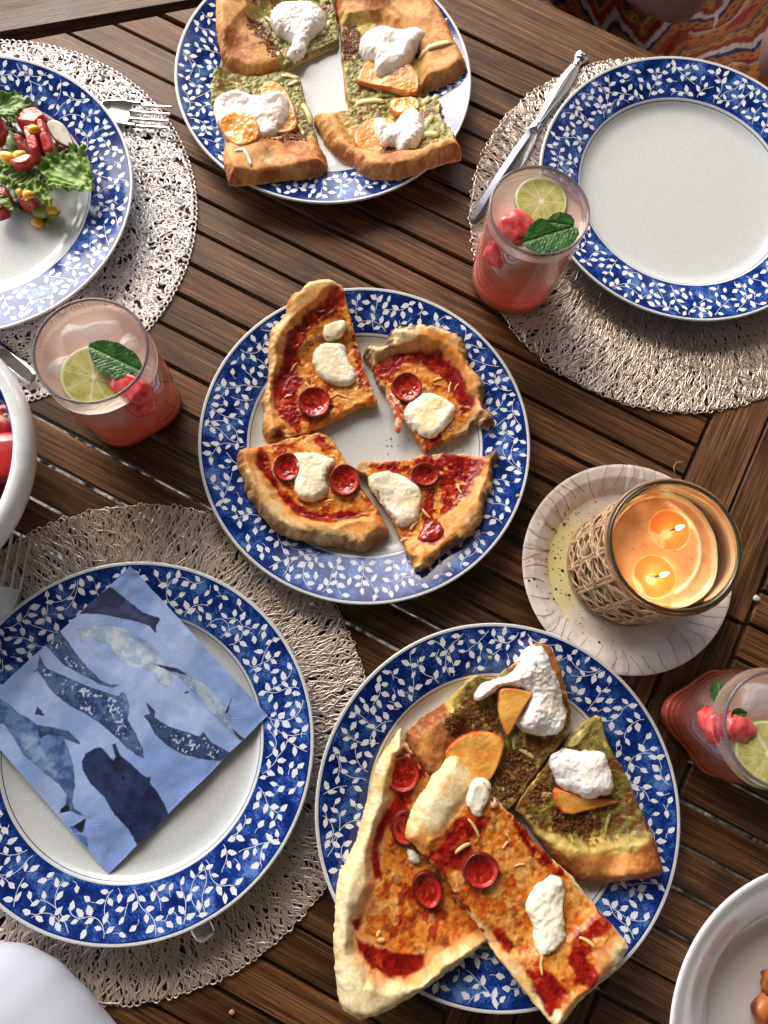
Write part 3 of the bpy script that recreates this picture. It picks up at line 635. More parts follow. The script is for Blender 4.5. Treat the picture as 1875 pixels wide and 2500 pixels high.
topping(C4,'mozzarella',Z4([(822,985),(870,952),(930,945),(1000,968),(1060,1010),(1095,1040),(1090,1120),(1078,1180),(1040,1210),(985,1225),(935,1165),(880,1085),(840,1035)],.03),.0055,mozz_col(27,.5),seed=27)
topping(C4,'sauce_lump',Z4([(1110,1210),(1160,1200),(1190,1240),(1190,1300),(1130,1325),(1060,1300),(1080,1260)],.02),.003,lambda x,y,s,z:(mixc(S(170,34,22),S(130,22,18),ss(-.3,.4,fbm(x,y,.003,5,3))),np.full(len(x),.2)),'fruit',seed=28,edge=.003)
shreds(C4,Z4,[(1270,1050,.010,110,.0012),(1110,1170,.010,130,.0014),(1050,1230,.010,50,.0016),(1000,1300,.006,30,.0018)],29)
# ---------------- bottom plate
Z7=Z(760,1480,1.765,.022)
PESTO=dict(c=S(158,154,84),c2=S(118,118,54),c3=S(128,94,46),t3=.3,r=.34,f=.0022,hn=.0006,hs=.0024,h=.0003,c3s=.007,n=.003)
PGOLD=dict(c=S(204,172,96),c2=S(176,154,84),r=.35,f=.003,hn=.0006,hs=.004)
BROWN=dict(c=S(112,66,28),c2=S(82,46,22),r=.5,f=.002,hn=.0006,hs=.0014,cs=.0016,thr=-.25,ts=.004)
FB='peach and ricotta flatbread'
p=Z7([(245,215+345),(400,555),(460,500),(560,430),(620,385),(660,330),(700,300),(730,288),(760,320),(800,300),(870,250),(920,205),(940,165),(1000,158),(1035,200),(1080,300),(1110,400),(1130,480),(1110,560),(1070,610),(1020,670),(960,750),(900,840),(850,900),(700,880),(560,800),(500,740),(440,650)])[1:]
cr=Z7([(370,560),(480,470),(600,410),(650,470),(610,560),(590,620),(620,720),(560,820),(400,700)])
L=[lay(PGOLD,Z7([(580,420),(700,280),(950,150),(1150,480),(850,920),(560,820),(600,620)])),lay(PESTO,Z7([(610,430),(720,285),(950,150),(1150,480),(880,900),(620,800),(640,560)]),s=2,thr=-.45,c=S(142,130,60),c2=S(102,92,40),c3=S(112,70,32),t3=-.05),
   lay(BROWN,Z7([(560,480),(640,440),(800,480),(830,540),(760,560),(650,560),(590,580)]),s=3),lay(BROWN,Z7([(840,620),(960,600),(980,700),(900,820),(820,860),(790,780)]),s=4),lay(BROWN,Z7([(920,560),(1040,560),(1060,610),(1000,650),(940,620)]),s=5)]
B3=make_slice('flatbread_slice','pesto flatbread piece with a tall ricotta heap between two peach slices, near the candle','flatbread slice',p,'B',L,[cr],base=S(208,138,68),brown=S(140,72,32),browna=.2,seed=63,group=FB,thick=.010,puff=.007)
crumbs(B3,'toasted_crumbs',Z7([(560,480),(640,440),(800,480),(830,540),(700,560),(600,580)],.03),260,S(128,76,34),S(84,46,22),.0009,5)
crumbs(B3,'toasted_crumbs',Z7([(840,620),(960,600),(980,700),(900,820),(800,840),(790,760)],.03),320,S(124,80,34),S(80,44,20),.0009,6)
topping(B3,'ricotta',Z7([(950,170),(1000,160),(1035,200),(1050,250),(1085,310),(1110,400),(1132,470),(1110,540),(1060,568),(980,565),(920,540),(903,500),(935,430),(955,372),(880,352),(830,352),(790,390),(740,418),(712,395),(740,340),(800,312),(860,300),(900,255),(925,205)],.04),.014,ricotta_col(5,S(240,226,180),.3),seed=5,lump=.0010,lsc=.007,edge=.010,fine=.0005)
topping(B3,'peach_slice',Z7([(820,352),(870,349),(955,368),(962,380),(920,450),(890,510),(862,566),(845,545),(817,470),(815,400)],.038),.003,peach_col(6),'fruit',seed=6,lift=.009,edge=.0015,lump=.0004,smooth=1,wob=.0002,flatbase=1,tiltv=(.1,.05))
topping(B3,'peach_slice',Z7([(545,705),(570,645),(620,585),(680,550),(760,541),(830,560),(850,590),(838,660),(790,760),(740,800),(640,780),(560,760)],.035),.004,peach_col(8,w=.0022,skin=S(214,96,44)),'fruit',seed=8,lift=.002,edge=.0018,lump=.0004,smooth=1,wob=.0002,flatbase=.9)
p=Z7([(1245,458),(1252,520),(1290,620),(1340,700),(1380,790),(1430,900),(1470,980),(1500,1080),(1512,1150),(1440,1170),(1340,1190),(1240,1207),(1160,1200),(1090,1150),(1030,1080),(980,1000),(930,930),(872,870),(920,800),(1000,700),(1060,640),(1120,570),(1180,510)])
cr=Z7([(930,960),(1020,1010),(1150,1025),(1300,1005),(1400,975),(1455,930),(1560,1150),(1240,1250),(1050,1190)])
L=[lay(PGOLD,Z7([(1245,440),(1480,960),(1350,1060),(1100,1060),(960,990),(850,870),(1000,690)])),lay(PESTO,Z7([(1250,430),(1460,940),(1340,1020),(1150,1030),(1000,960),(880,870),(1000,700)]),s=2,thr=-.5,f=.003,c=S(142,130,60),c2=S(102,92,40),c3=S(112,70,32),t3=.0),
   lay(BROWN,Z7([(1050,880),(1150,900),(1260,900),(1270,960),(1160,990),(1060,960)]),s=3),lay(BROWN,Z7([(990,740),(1070,720),(1060,830),(980,860),(930,830)]),s=4),lay(BROWN,Z7([(1360,900),(1440,900),(1470,970),(1400,960)]),s=6,thr=0)]
B4=make_slice('flatbread_slice','pesto flatbread wedge with golden lower crust, one ricotta dollop and one thin peach slice','flatbread slice',p,'B',L,[cr],base=S(208,138,68),brown=S(156,84,36),browna=.25,seed=71,group=FB,thick=.010,puff=.008)
crumbs(B4,'toasted_crumbs',Z7([(1050,880),(1150,900),(1260,900),(1270,960),(1160,990),(1060,960)],.03),300,S(116,68,30),S(72,40,20),.0010,7)
crumbs(B4,'toasted_crumbs',Z7([(990,740),(1070,720),(1060,830),(980,860),(930,830)],.03),200,S(128,92,40),S(84,50,22),.0009,8)
topping(B4,'peach_slice',Z7([(1060,790),(1100,800),(1200,830),(1352,850),(1345,862),(1250,885),(1115,922),(1070,860)],.035),.004,peach_col(12,w=.0018,skin=S(222,110,50)),'fruit',seed=12,lift=.001,edge=.0016,lump=.0003,smooth=1,wob=.0002,flatbase=.9)
topping(B4,'ricotta',Z7([(1048,655),(1100,618),(1160,625),(1200,632),(1285,628),(1300,670),(1322,740),(1325,815),(1262,832),(1210,850),(1150,820),(1085,790),(1065,730),(1045,700)],.035),.010,ricotta_col(13),seed=13,lump=.0008,edge=.009,lift=.001)
topping(B4,'onion_strip',Z7([(1240,462),(1245,500),(1200,560),(1150,612),(1115,615),(1135,570),(1190,520)],.03),.003,lambda x,y,s,z:(mixc(S(206,196,120),S(160,140,70),ss(-.3,.4,fbm(x,y,.004,5,3))),np.full(len(x),.25)),'fruit',seed=14,edge=.002)
shreds(B4,Z7,[(1285,940,.022,75,.0018)],15,S(188,180,110),'onion_strip'); shreds(B3,Z7,[(930,640,.02,-30,.0022),(880,590,.016,80,.002)],16,S(196,188,120),'onion_strip')
p=Z7([(385,520),(400,560),(440,640),(500,705),(540,770),(600,860),(640,960),(680,1060),(720,1180),(780,1300),(790,1440),(700,1500),(640,1540),(560,1590),(470,1650),(380,1700),(300,1740),(220,1765),(170,1755),(130,1720),(105,1620),(95,1500),(95,1380),(105,1250),(120,1150),(150,1090),(195,1010),(212,940),(240,850),(260,740),(300,650),(345,580)])
cr=Z7([(385,480),(410,600),(360,640),(345,720),(330,830),(280,920),(245,1050),(255,1180),(215,1270),(160,1340),(170,1460),(240,1570),(370,1600),(480,1580),(540,1500),(700,1440),(850,1440),(700,1600),(220,1850),(40,1700),(40,1200),(220,700)])
L=[lay(OIL,Z7([(400,600),(560,800),(800,1400),(560,1500),(480,1600),(260,1590),(160,1450),(170,1330),(240,1220),(240,1040),(320,850),(350,680)]),c=S(232,124,34),c2=S(238,160,70)),
   lay(CHS,Z7([(400,640),(510,730),(600,900),(700,1200),(760,1380),(600,1440),(500,1480),(430,1520),(330,1450),(230,1380),(250,1260),(290,1180),(320,1000),(350,880),(380,790)]),s=2,c=S(224,144,56),c2=S(200,94,30),blister=1),
   lay(SAUCE,Z7([(395,790),(420,860),(380,900),(330,950),(300,1020),(290,1100),(300,1160),(270,1170),(258,1080),(265,1010),(300,920),(340,860),(370,820)]),s=3,n=.0016),
   lay(SAUCE,Z7([(190,1400),(240,1440),(330,1465),(400,1480),(480,1480),(480,1530),(400,1572),(330,1572),(262,1532),(205,1465)]),s=4,n=.0018),
   lay(SAUCE,Z7([(180,1330),(215,1320),(215,1370),(190,1400)]),s=5),lay(SAUCE,Z7([(395,600),(500,700),(490,760),(420,700)]),s=6,thr=-.2),lay(SAUCE,Z7([(300,1180),(420,1150),(480,1300),(400,1400),(300,1380)]),s=8,thr=.05,a=.7)]
B1=make_slice('pizza_slice','long pizza piece with thick pale crust and three pepperoni, hanging off the plate','pizza slice',p,'B',L,[cr],base=S(236,218,170),brown=S(214,176,112),browna=-.35,seed=83,group='pepperoni pizza pieces on the crowded plate',thick=.009,puff=.009,edgew=.35)
pepperoni(B1,Z7,392,727,78,82,33); pepperoni(B1,Z7,404,955,60,78,34,lift=.002); pepperoni(B1,Z7,502,1225,64,86,35,rot=.35,lift=.001)
topping(B1,'mozzarella',Z7([(415,1040),(460,1060),(480,1110),(450,1122),(420,1100),(412,1065)],.025),.004,mozz_col(36,.1),seed=36,edge=.003)
shreds(B1,Z7,[(290,1400,.004,60,.0018),(300,1430,.005,0,.0020),(470,1100,.008,30,.001)],37)
p=Z7([(620,640),(650,655),(720,740),(800,840),(870,900),(940,980),(1000,1050),(1060,1110),(1130,1170),(1190,1240),(1250,1320),(1310,1390),(1367,1450),(1340,1510),(1270,1590),(1180,1670),(1130,1720),(1070,1792),(1050,1800),(1010,1780),(990,1745),(930,1680),(870,1600),(800,1520),(750,1440),(720,1380),(680,1320),(620,1240),(560,1150),(500,1090),(440,1040),(403,1000),(420,940),(440,880),(500,780),(560,680)],.034)
cr=Z7([(620,600),(720,730),(690,790),(640,860),(600,930),(540,1020),(470,1070),(360,1010),(460,780)],.034)
cr2=Z7([(1240,1330),(1400,1450),(1200,1690),(1060,1830),(1040,1760),(1080,1660),(1160,1640),(1215,1560),(1190,1470),(1230,1410)],.034)
L=[lay(OIL,Z7([(700,720),(1310,1400),(1250,1600),(1060,1740),(400,1020),(540,960),(640,860)],.034)),
   lay(CHS,Z7([(700,780),(870,900),(1060,1110),(1300,1400),(1200,1480),(1220,1600),(1060,1700),(700,1330),(470,1050),(560,980),(640,900)],.034),s=2,c3=S(200,84,34),t3=.3),
   lay(SAUCE,Z7([(620,920),(700,900),(770,910),(740,980),(690,1010),(690,1060),(630,1140),(540,1120),(500,1080),(570,1010)],.034),s=3),
   lay(SAUCE,Z7([(830,880),(880,900),(960,1000),(1060,1110),(1110,1170),(1060,1170),(980,1110),(900,1010)],.034),s=4,thr=-.3),
   lay(SAUCE,Z7([(1240,1300),(1300,1375),(1210,1430),(1185,1500),(1230,1590),(1200,1640),(1120,1610),(1100,1500),(1120,1430),(1190,1370)],.034),s=5),
   lay(SAUCE,Z7([(920,1560),(1000,1540),(1090,1640),(1060,1700),(1015,1740),(950,1650)],.034),s=6),lay(SAUCE,Z7([(770,1370),(840,1410),(885,1470),(850,1490),(790,1440)],.034),s=7),
   lay(SAUCE,Z7([(480,1060),(560,1120),(680,1290),(760,1420),(740,1430),(620,1240)],.034),s=8,thr=-.1)]
B2=make_slice('pizza_slice','long rectangular pizza piece lying on top of the others, pale at both ends','pizza slice',p,'B',L,[cr,cr2],base=S(238,222,176),brown=S(222,178,108),browna=-.3,seed=97,group='pepperoni pizza pieces on the crowded plate',thick=.009,puff=.003,zoff=.012,edgew=.3,tilt=(0.0,.03))
pepperoni(B2,Z7,730,1137,78,80,43)
topping(B2,'mozzarella',Z7([(680,790),(700,752),(740,742),(780,760),(786,830),(752,870),(740,925),(700,900),(672,860)],.042),.006,mozz_col(44,.1),seed=44,edge=.005)
topping(B2,'mozzarella',Z7([(935,1290),(980,1222),(1040,1172),(1090,1180),(1112,1220),(1105,1290),(1100,1360),(1115,1440),(1080,1482),(1020,1530),(982,1510),(970,1440),(975,1390),(942,1340)],.042),.0075,mozz_col(45,.06),seed=45,edge=.007,lump=.0011)
shreds(B2,Z7,[(700,960,.016,-60,.0013),(655,1045,.013,30,.0018),(1180,1440,.012,-30,.0015),(990,1540,.012,85,.0013),(850,1000,.007,-60,.001),(840,1030,.006,50,.001),(900,1120,.008,10,.001)],46)
topping(B2,'garlic_clove',Z7([(785,825),(810,830),(815,870),(785,885),(768,860)],.04),.004,lambda x,y,s,z:(mixc(S(226,178,140),S(60,36,28),ss(.1,.4,fbm(x,y,.003,5,3))),np.full(len(x),.4)),'fruit',seed=47,edge=.003)
# ---------------- top plate
Z2=Z(400,0,2.074,.022)
def fb(name,lab,poly,cr,L,seed,**k): return make_slice(name,lab,'flatbread slice',poly,'T',L,cr,seed=seed,group=FB,base=k.pop('base',S(220,162,94)),brown=k.pop('brown',S(170,98,48)),thick=.0075,puff=k.pop('puff',.006),**k)
p=Z2([(265,-40),(262,60),(258,130),(275,220),(300,290),(330,320),(400,348),(450,355),(520,335),(580,320),(640,290),(700,250),(780,220),(860,182),(885,168),(885,100),(868,0),(850,-100),(600,-140),(350,-120)])
cr=Z2([(240,-150),(240,330),(480,380),(590,330),(590,260),(545,190),(460,140),(430,60),(460,-150)])
L=[lay(PGOLD,Z2([(440,-130),(900,-130),(900,190),(600,340),(560,200),(440,140)])),lay(PESTO,Z2([(480,-130),(890,-130),(900,190),(620,320),(580,220),(500,130)]),s=2,thr=-.4),lay(BROWN,Z2([(415,80),(480,70),(560,160),(600,230),(540,240),(450,170)]),s=3),
   lay(BROWN,Z2([(430,-40),(470,-30),(480,20),(420,20)]),s=4,c=S(96,34,24)),lay(BROWN,Z2([(560,60),(700,100),(880,60),(870,0),(820,-30)]),s=5,thr=.15)]
T1=fb('flatbread_slice','flatbread piece with broad smooth brown crust, upper left of the top plate',p,[cr],L,111)
crumbs(T1,'toasted_crumbs',Z2([(415,80),(480,70),(560,160),(600,230),(540,240),(450,170)],.03),260,S(160,100,50),S(104,62,30),.0009,21)
topping(T1,'ricotta',Z2([(540,-60),(522,30),(555,90),(610,108),(645,140),(615,178),(625,215),(660,225),(700,200),(722,160),(735,110),(790,70),(830,40),(800,-40),(700,-80)],.035),.010,ricotta_col(51),seed=51,lump=.0008,edge=.009,fine=.0005)
shreds(T1,Z2,[(540,100,.03,-50,.003),(790,150,.02,10,.004),(640,250,.02,70,.003),(580,270,.016,100,.003),(830,110,.018,60,.0035)],52,S(196,196,130),'onion_strip')
p=Z2([(870,0),(860,-100),(1000,-140),(1200,-120),(1330,-20),(1400,60),(1450,150),(1480,230),(1520,300),(1533,350),(1480,395),(1400,418),(1310,430),(1290,442),(1150,462),(1050,482),(937,500),(920,430),(910,330),(895,200),(890,90)])
cr=Z2([(840,-150),(1300,-150),(1560,300),(1560,440),(1310,460),(1310,300),(1250,170),(1100,60),(980,80),(890,90),(850,60)])
L=[lay(PGOLD,Z2([(880,60),(1030,60),(1250,200),(1310,300),(1300,450),(930,520)])),lay(PESTO,Z2([(885,160),(1000,180),(1100,330),(1290,400),(1290,450),(935,505)]),s=2,thr=-.5),lay(BROWN,Z2([(895,100),(980,85),(1010,200),(980,250),(900,240)]),s=3),lay(BROWN,Z2([(1230,200),(1290,240),(1300,290),(1250,240)]),s=4)]
T2=fb('flatbread_slice','flatbread piece with onion strip on its crust, upper right of the top plate',p,[cr],L,123)
crumbs(T2,'toasted_crumbs',Z2([(895,100),(980,85),(1010,200),(980,250),(900,240)],.03),220,S(150,96,50),S(100,60,32),.0009,22)
topping(T2,'peach_slice',Z2([(1040,212),(1100,200),(1250,240),(1300,300),(1306,380),(1282,413),(1150,382),(1050,362),(970,342),(992,290)],.035),.004,peach_col(54,w=.0016),'fruit',seed=54,lift=.001,edge=.0016,lump=.0004,smooth=1,wob=.0002,flatbase=.9)
topping(T2,'ricotta',Z2([(998,100),(1050,50),(1120,33),(1180,60),(1250,60),(1340,98),(1352,118),(1300,150),(1262,210),(1190,262),(1130,297),(1062,290),(1080,222),(1020,202),(990,160)],.04),.011,ricotta_col(55),seed=55,lump=.0008,edge=.010,lift=.002)
shreds(T2,Z2,[(1370,275,.05,12,.0036),(1150,350,.04,-12,.003),(1060,420,.03,-25,.003),(1010,380,.02,-50,.003)],56,S(220,200,140),'onion_strip')
p=Z2([(250,332),(300,322),(400,345),(470,350),(540,330),(610,320),(688,350),(700,420),(730,520),(770,640),(782,690),(822,745),(832,820),(800,862),(700,890),(600,905),(480,930),(332,950),(322,900),(303,850),(310,700),(290,600),(240,550),(230,450),(245,390)])
cr=Z2([(280,720),(480,688),(640,668),(790,672),(870,830),(810,900),(320,990),(280,850)])
L=[lay(PGOLD,Z2([(230,320),(690,330),(790,690),(640,690),(310,740),(240,560)])),lay(PESTO,Z2([(230,310),(690,320),(780,670),(600,650),(310,690),(230,540)]),s=2,thr=-.5),lay(BROWN,Z2([(480,620),(600,640),(720,610),(720,670),(560,690),(480,670)]),s=3,thr=-.5),lay(dict(c=S(240,228,200),c2=S(214,180,130),f=.003,r=.6,a=.6),Z2([(480,790),(560,780),(600,860),(520,870)]),s=5,thr=0,ts=.003)]
T3=fb('flatbread_slice','flatbread piece with straight floury crust, lower left of the top plate',p,[cr],L,137,puff=.008)
crumbs(T3,'toasted_crumbs',Z2([(480,630),(600,640),(720,610),(720,670),(560,690),(480,680)],.03),280,S(150,88,48),S(96,54,30),.0010,23)
topping(T3,'peach_slice',Z2([(480,350),(530,330),(590,350),(640,420),(662,490),(677,572),(622,606),(520,612),(540,560),(490,480),(475,400)],.036),.004,peach_col(58),'fruit',seed=58,lift=.001,edge=.0016,lump=.0004,smooth=1,wob=.0002,flatbase=.9)
topping(T3,'ricotta',Z2([(228,440),(280,392),(360,368),(440,392),(500,405),(590,372),(640,440),(622,520),(560,600),(520,612),(488,622),(440,572),(350,545),(282,566),(242,540)],.04),.009,lambda x,y,s,z:(mixc(mixc(S(246,244,240),S(232,226,216),ss(-.2,.6,fbm(x,y,.006,59,4))),S(236,196,176),ss(-.01,.02,x-Z2([(500,400)])[0][0])*.6*ss(-.4,.3,fbm(x,y,.008,60,3))),np.full(len(x),.3)),seed=59,lump=.0008,edge=.009,lift=.002)
topping(T3,'peach_slice',Z2([(268,590),(310,550),(380,538),(450,560),(482,610),(482,680),(440,700),(372,727),(322,690),(285,640)],.038),.004,peach_col(61,base=S(244,178,92),b2=S(228,138,50),pale=.5),'fruit',seed=61,lift=.005,edge=.0022,lump=.0006,smooth=1,wob=.0002,flatbase=1.)
shreds(T3,Z2,[(405,640,.014,-35,.0019),(415,680,.004,80,.0019),(430,850,.018,-65,.002),(400,815,.010,20,.0018)],62,S(246,244,236),'cheese_shred')
shreds(T3,Z2,[(640,370,.028,-10,.003),(660,400,.022,30,.003),(720,560,.04,-70,.004),(690,640,.02,-60,.0026)],63,S(200,190,120),'onion_strip')
p=Z2([(745,545),(790,527),(850,531),(900,522),(940,512),(1000,480),(1140,470),(1180,430),(1280,415),(1310,480),(1410,510),(1392,570),(1440,660),(1490,730),(1520,806),(1450,826),(1340,856),(1280,882),(1180,906),(1080,900),(1000,870),(980,828),(900,770),(830,700),(780,620)])
cr=Z2([(720,520),(870,520),(890,600),(960,720),(1100,790),(1200,775),(1300,780),(1440,745),(1480,700),(1560,820),(1200,960),(960,900),(740,640)])
L=[lay(PGOLD,Z2([(870,520),(1300,400),(1420,500),(1490,740),(1300,780),(1080,780),(930,680)])),lay(PESTO,Z2([(940,500),(1300,400),(1420,500),(1480,720),(1300,760),(1100,760),(960,600)]),s=2,thr=-.45),lay(BROWN,Z2([(1080,700),(1180,700),(1290,740),(1250,770),(1110,765)]),s=3,thr=-.5)]
T4=fb('flatbread_slice','flatbread piece with curling brown crust, lower right of the top plate',p,[cr],L,149,puff=.007)
crumbs(T4,'toasted_crumbs',Z2([(1080,700),(1180,700),(1290,740),(1250,770),(1110,765)],.03),200,S(150,92,48),S(96,54,30),.0009,24)
topping(T4,'peach_slice',Z2([(1142,440),(1200,420),(1280,415),(1306,450),(1300,500),(1200,520),(1150,492)],.034),.004,peach_col(64),'fruit',seed=64,edge=.0016,smooth=1,wob=.0002)
topping(T4,'peach_slice',Z2([(955,620),(990,570),(1040,532),(1100,515),(1175,530),(1185,590),(1140,672),(1090,727),(1022,716),(968,682)],.036),.0045,peach_col(65,w=.002,skin=S(206,84,50)),'fruit',seed=65,lift=.001,edge=.002,smooth=1,wob=.0002,flatbase=.9)
topping(T4,'ricotta',Z2([(1055,545),(1108,528),(1142,560),(1180,556),(1210,500),(1270,474),(1320,530),(1338,600),(1300,680),(1240,732),(1190,716),(1172,662),(1120,672),(1088,632)],.04),.010,ricotta_col(66),seed=66,lump=.0010,lsc=.005,edge=.008,lift=.0025,fine=.0004)
shreds(T4,Z2,[(1040,500,.05,8,.004),(1350,510,.03,30,.004),(1340,640,.03,60,.004),(1330,710,.035,5,.005)],67,S(204,196,128),'onion_strip')
# ============================================================ salad on the left plate
ZS=Z(0,200,4.1475,.03)
LG,LG2=S(136,172,70),S(84,128,44)
def lettuce(name,poly,z0,seed,label,vein=None,ruf=.0035,parent=None,c=LG,c2=LG2,tilt=(0,0),amp=1.,cup=.006):
    P_=ZS(poly,z0); cc=P_.mean(0); sc=.012
    vl=ZS(vein,z0) if vein is not None else np.array([P_[0],cc])
    def vd(x,y):
        a,b=vl[0],vl[-1]; e=b-a; t=np.clip(((x-a[0])*e[0]+(y-a[1])*e[1])/(e@e),0,1); d=np.hypot(x-a[0]-t*e[0],y-a[1]-t*e[1]); return d,t
    def zf(x,y,s):
        d,t=vd(x,y); e=1-ss(0,.009,s)
        rf=ruf*fbm(x,y,.0045,seed,2)*e+ruf*.5*fbm(x,y,.009,seed+4,2)
        fan=.0009*np.sin(np.arctan2(y-vl[0][1],x-vl[0][0])*34)*ss(.002,.012,d)
        return z0+(rf+fan)*amp+tilt[0]*(x-cc[0])+tilt[1]*(y-cc[1])-.0016*np.exp(-(d/.0016)**2)+cup*np.minimum(d/.02,1)**1.5
    def cf(x,y,s,z):
        d,t=vd(x,y); n=fbm(x,y,.008,seed+2,4); col=mixc(c,c2,ss(-.5,.4,n)); col=mixc(col,S(176,190,120),.75*np.exp(-(d/.0022)**2)*(1-.6*t)); 
        fan=np.sin(np.arctan2(y-vl[0][1],x-vl[0][0])*34); col=mixc(col,S(160,180,100),.3*ss(.6,1,fan)*ss(.002,.008,d)); col=mixc(col,S(136,168,64),.35*(1-ss(.0005,.002,s)))
        return col,np.full(len(x),.45)
    p=patch(name,P_,.00065,zf,cf,lambda x,y:0*x-1,M['leaf'],parent,wob=.0022*amp,wsc=.0035,seed=seed,smooth=1)
    return p
def tidy(p):   # leaves are thin sheets: drop the side walls
    return p
_op=patch
def sheet(name,poly,res,zf,cf,mat,parent,wob,wsc,seed,th=.0006,smooth=1):
    def zb(x,y): return zf(x,y,np.zeros(len(x)))-th
    return _op(name,poly,res,zf,cf,zb,mat,parent,wob=wob,wsc=wsc,seed=seed,smooth=smooth)
def lettuce_top(label,poly,z0,seed,vein=None,**k):
    e=empty('lettuce_leaf',(*map(float,ZS(poly,z0).mean(0)),z0),label,'lettuce','lettuce leaves in the salad')
    global patch
    old=patch
    def pp(name,poly_,res,zf,colf,zb,mat,parent=None,**kw): return sheet(name,poly_,res,zf,colf,mat,parent,kw.get('wob',0),kw.get('wsc',.004),kw.get('seed',0))
    patch=pp
    try: lettuce('blade',poly,z0,seed,label,vein,parent=e,**k)
    finally: patch=old
    return e
lettuce_top('large frilled green lettuce leaf with pale rib pointing right over the plate rim',[(950,1060),(945,1110),(850,1125),(700,1130),(560,1140),(470,1100),(490,1030),(440,980),(400,880),(440,830),(480,760),(590,730),(690,760),(700,690),(770,680),(830,720),(860,660),(910,740),(930,830),(950,950)],.034,3,vein=[(945,1085),(640,880)],tilt=(.05,0))
lettuce_top('grey green frilled lettuce leaf at the top edge of the salad',[(-40,130),(60,115),(150,110),(190,140),(235,110),(245,180),(310,180),(310,240),(385,240),(380,285),(320,310),(230,310),(190,360),(150,420),(90,400),(20,370),(-60,380),(-90,240)],.036,5,vein=[(-60,290),(210,200)],c=S(134,166,92),c2=S(88,126,62),cup=.002)
lettuce_top('long yellow green lettuce leaf curling through the middle of the salad',[(-60,820),(30,810),(110,860),(200,880),(290,850),(380,800),(432,775),(430,830),(380,900),(370,980),(420,1050),(480,1120),(540,1190),(550,1260),(530,1280),(470,1240),(400,1180),(330,1160),(240,1120),(170,1060),(90,1060),(0,1040),(-60,980)],.031,7,vein=[(420,800),(60,940)],c=S(146,170,74),c2=S(92,132,48),cup=.003)
lettuce_top('narrow pointed lettuce leaf at the lower left of the salad',[(-60,1100),(10,1110),(60,1150),(100,1200),(140,1260),(170,1330),(120,1320),(60,1270),(0,1240),(-60,1240)],.033,9,vein=[(160,1325),(0,1150)],cup=.002)
lettuce_top('small dark lettuce scrap hanging below the corn at the salad edge',[(410,1350),(470,1330),(545,1300),(600,1290),(625,1320),(620,1350),(560,1370),(500,1400),(495,1470),(465,1505),(450,1440),(425,1390)],.013,11,vein=[(465,1500),(520,1330)],c2=S(44,76,30),cup=.001,ruf=.002)
lettuce_top('dark lettuce piece tucked behind the radish slice',[(540,590),(610,640),(700,660),(760,680),(700,760),(640,740),(560,690)],.026,13,c=S(70,100,44),c2=S(36,62,26),cup=.001,ruf=.002)
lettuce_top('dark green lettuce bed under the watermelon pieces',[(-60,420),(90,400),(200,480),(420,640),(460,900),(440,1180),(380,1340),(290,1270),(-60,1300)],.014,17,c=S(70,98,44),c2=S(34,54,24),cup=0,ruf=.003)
def melon(lab,poly,z0,H,seed,c=S(220,84,66),c2=S(188,48,44),fac=S(232,116,84)):
    P_=ZS(poly,z0); cc=P_.mean(0)
    def zf(x,y,s):
        t=np.clip(s/.0022,0,1); return z0+H*np.sqrt(1-(1-t)**2)*.5+.00016*fbm(x,y,.0016,seed,3)+.0005*fbm(x,y,.009,seed+2,1)+.12*(x-cc[0])*math.cos(seed)+.12*(y-cc[1])*math.sin(seed)
    def cf(x,y,s,z):
        n=fbm(x,y,.005,seed+1,4); k=mixc(c,c2,ss(-.4,.5,n)); k=mixc(k,fac,.4*ss(.2,.6,fbm(x,y,.0022,seed+3,3))); return k,np.full(len(x),.33)
    p=patch('watermelon_chunk',P_,.0006,zf,cf,lambda x,y:0*x+z0-H*.5,M['fruit'],None,wob=.0006,seed=seed,wallcol=c2,smooth=1)
    # origin at its base
    tag(p.o,lab,'watermelon','watermelon chunks in the salad')
melon('broad watermelon chunk under the top lettuce leaf of the salad',[(165,420),(190,370),(240,320),(320,305),(400,300),(480,370),(490,430),(440,440),(400,490),(330,480),(250,470),(190,450)],.030,.016,31)
melon('square upright watermelon chunk with a corn kernel on its end',[(255,505),(330,490),(385,500),(405,560),(420,650),(430,740),(400,765),(330,755),(295,680),(275,600)],.034,.016,32)
melon('narrow watermelon stick leaning beside the radish slice',[(400,450),(440,432),(480,440),(490,500),(530,590),(560,680),(570,725),(510,760),(450,750),(425,660),(410,560)],.034,.016,33)
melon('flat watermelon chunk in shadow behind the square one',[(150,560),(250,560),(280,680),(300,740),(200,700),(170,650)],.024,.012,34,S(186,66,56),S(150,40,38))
melon('watermelon chunk cut off by the photo edge at the salad left',[(-60,400),(20,395),(55,420),(40,500),(0,600),(-60,620)],.030,.014,35)
melon('rounded watermelon piece lying on the curled lettuce leaf',[(95,825),(150,800),(210,760),(280,740),(340,750),(352,790),(300,850),(230,880),(160,865)],.038,.009,36)
melon('watermelon chunk sticking out at the bottom of the salad',[(190,1210),(220,1150),(300,1150),(390,1180),(385,1270),(330,1290),(240,1260),(195,1235)],.022,.014,37,S(208,74,54),S(170,50,36))
melon('dark red watermelon chunk at the lower left of the salad',[(-60,1060),(50,1060),(100,1130),(120,1200),(60,1230),(-60,1230)],.024,.012,38,S(180,50,44),S(140,30,30))
melon('small watermelon chunk at the bottom left corner of the salad',[(-60,1250),(40,1260),(90,1290),(60,1350),(-60,1370)],.022,.012,39,S(190,44,50),S(150,28,36))
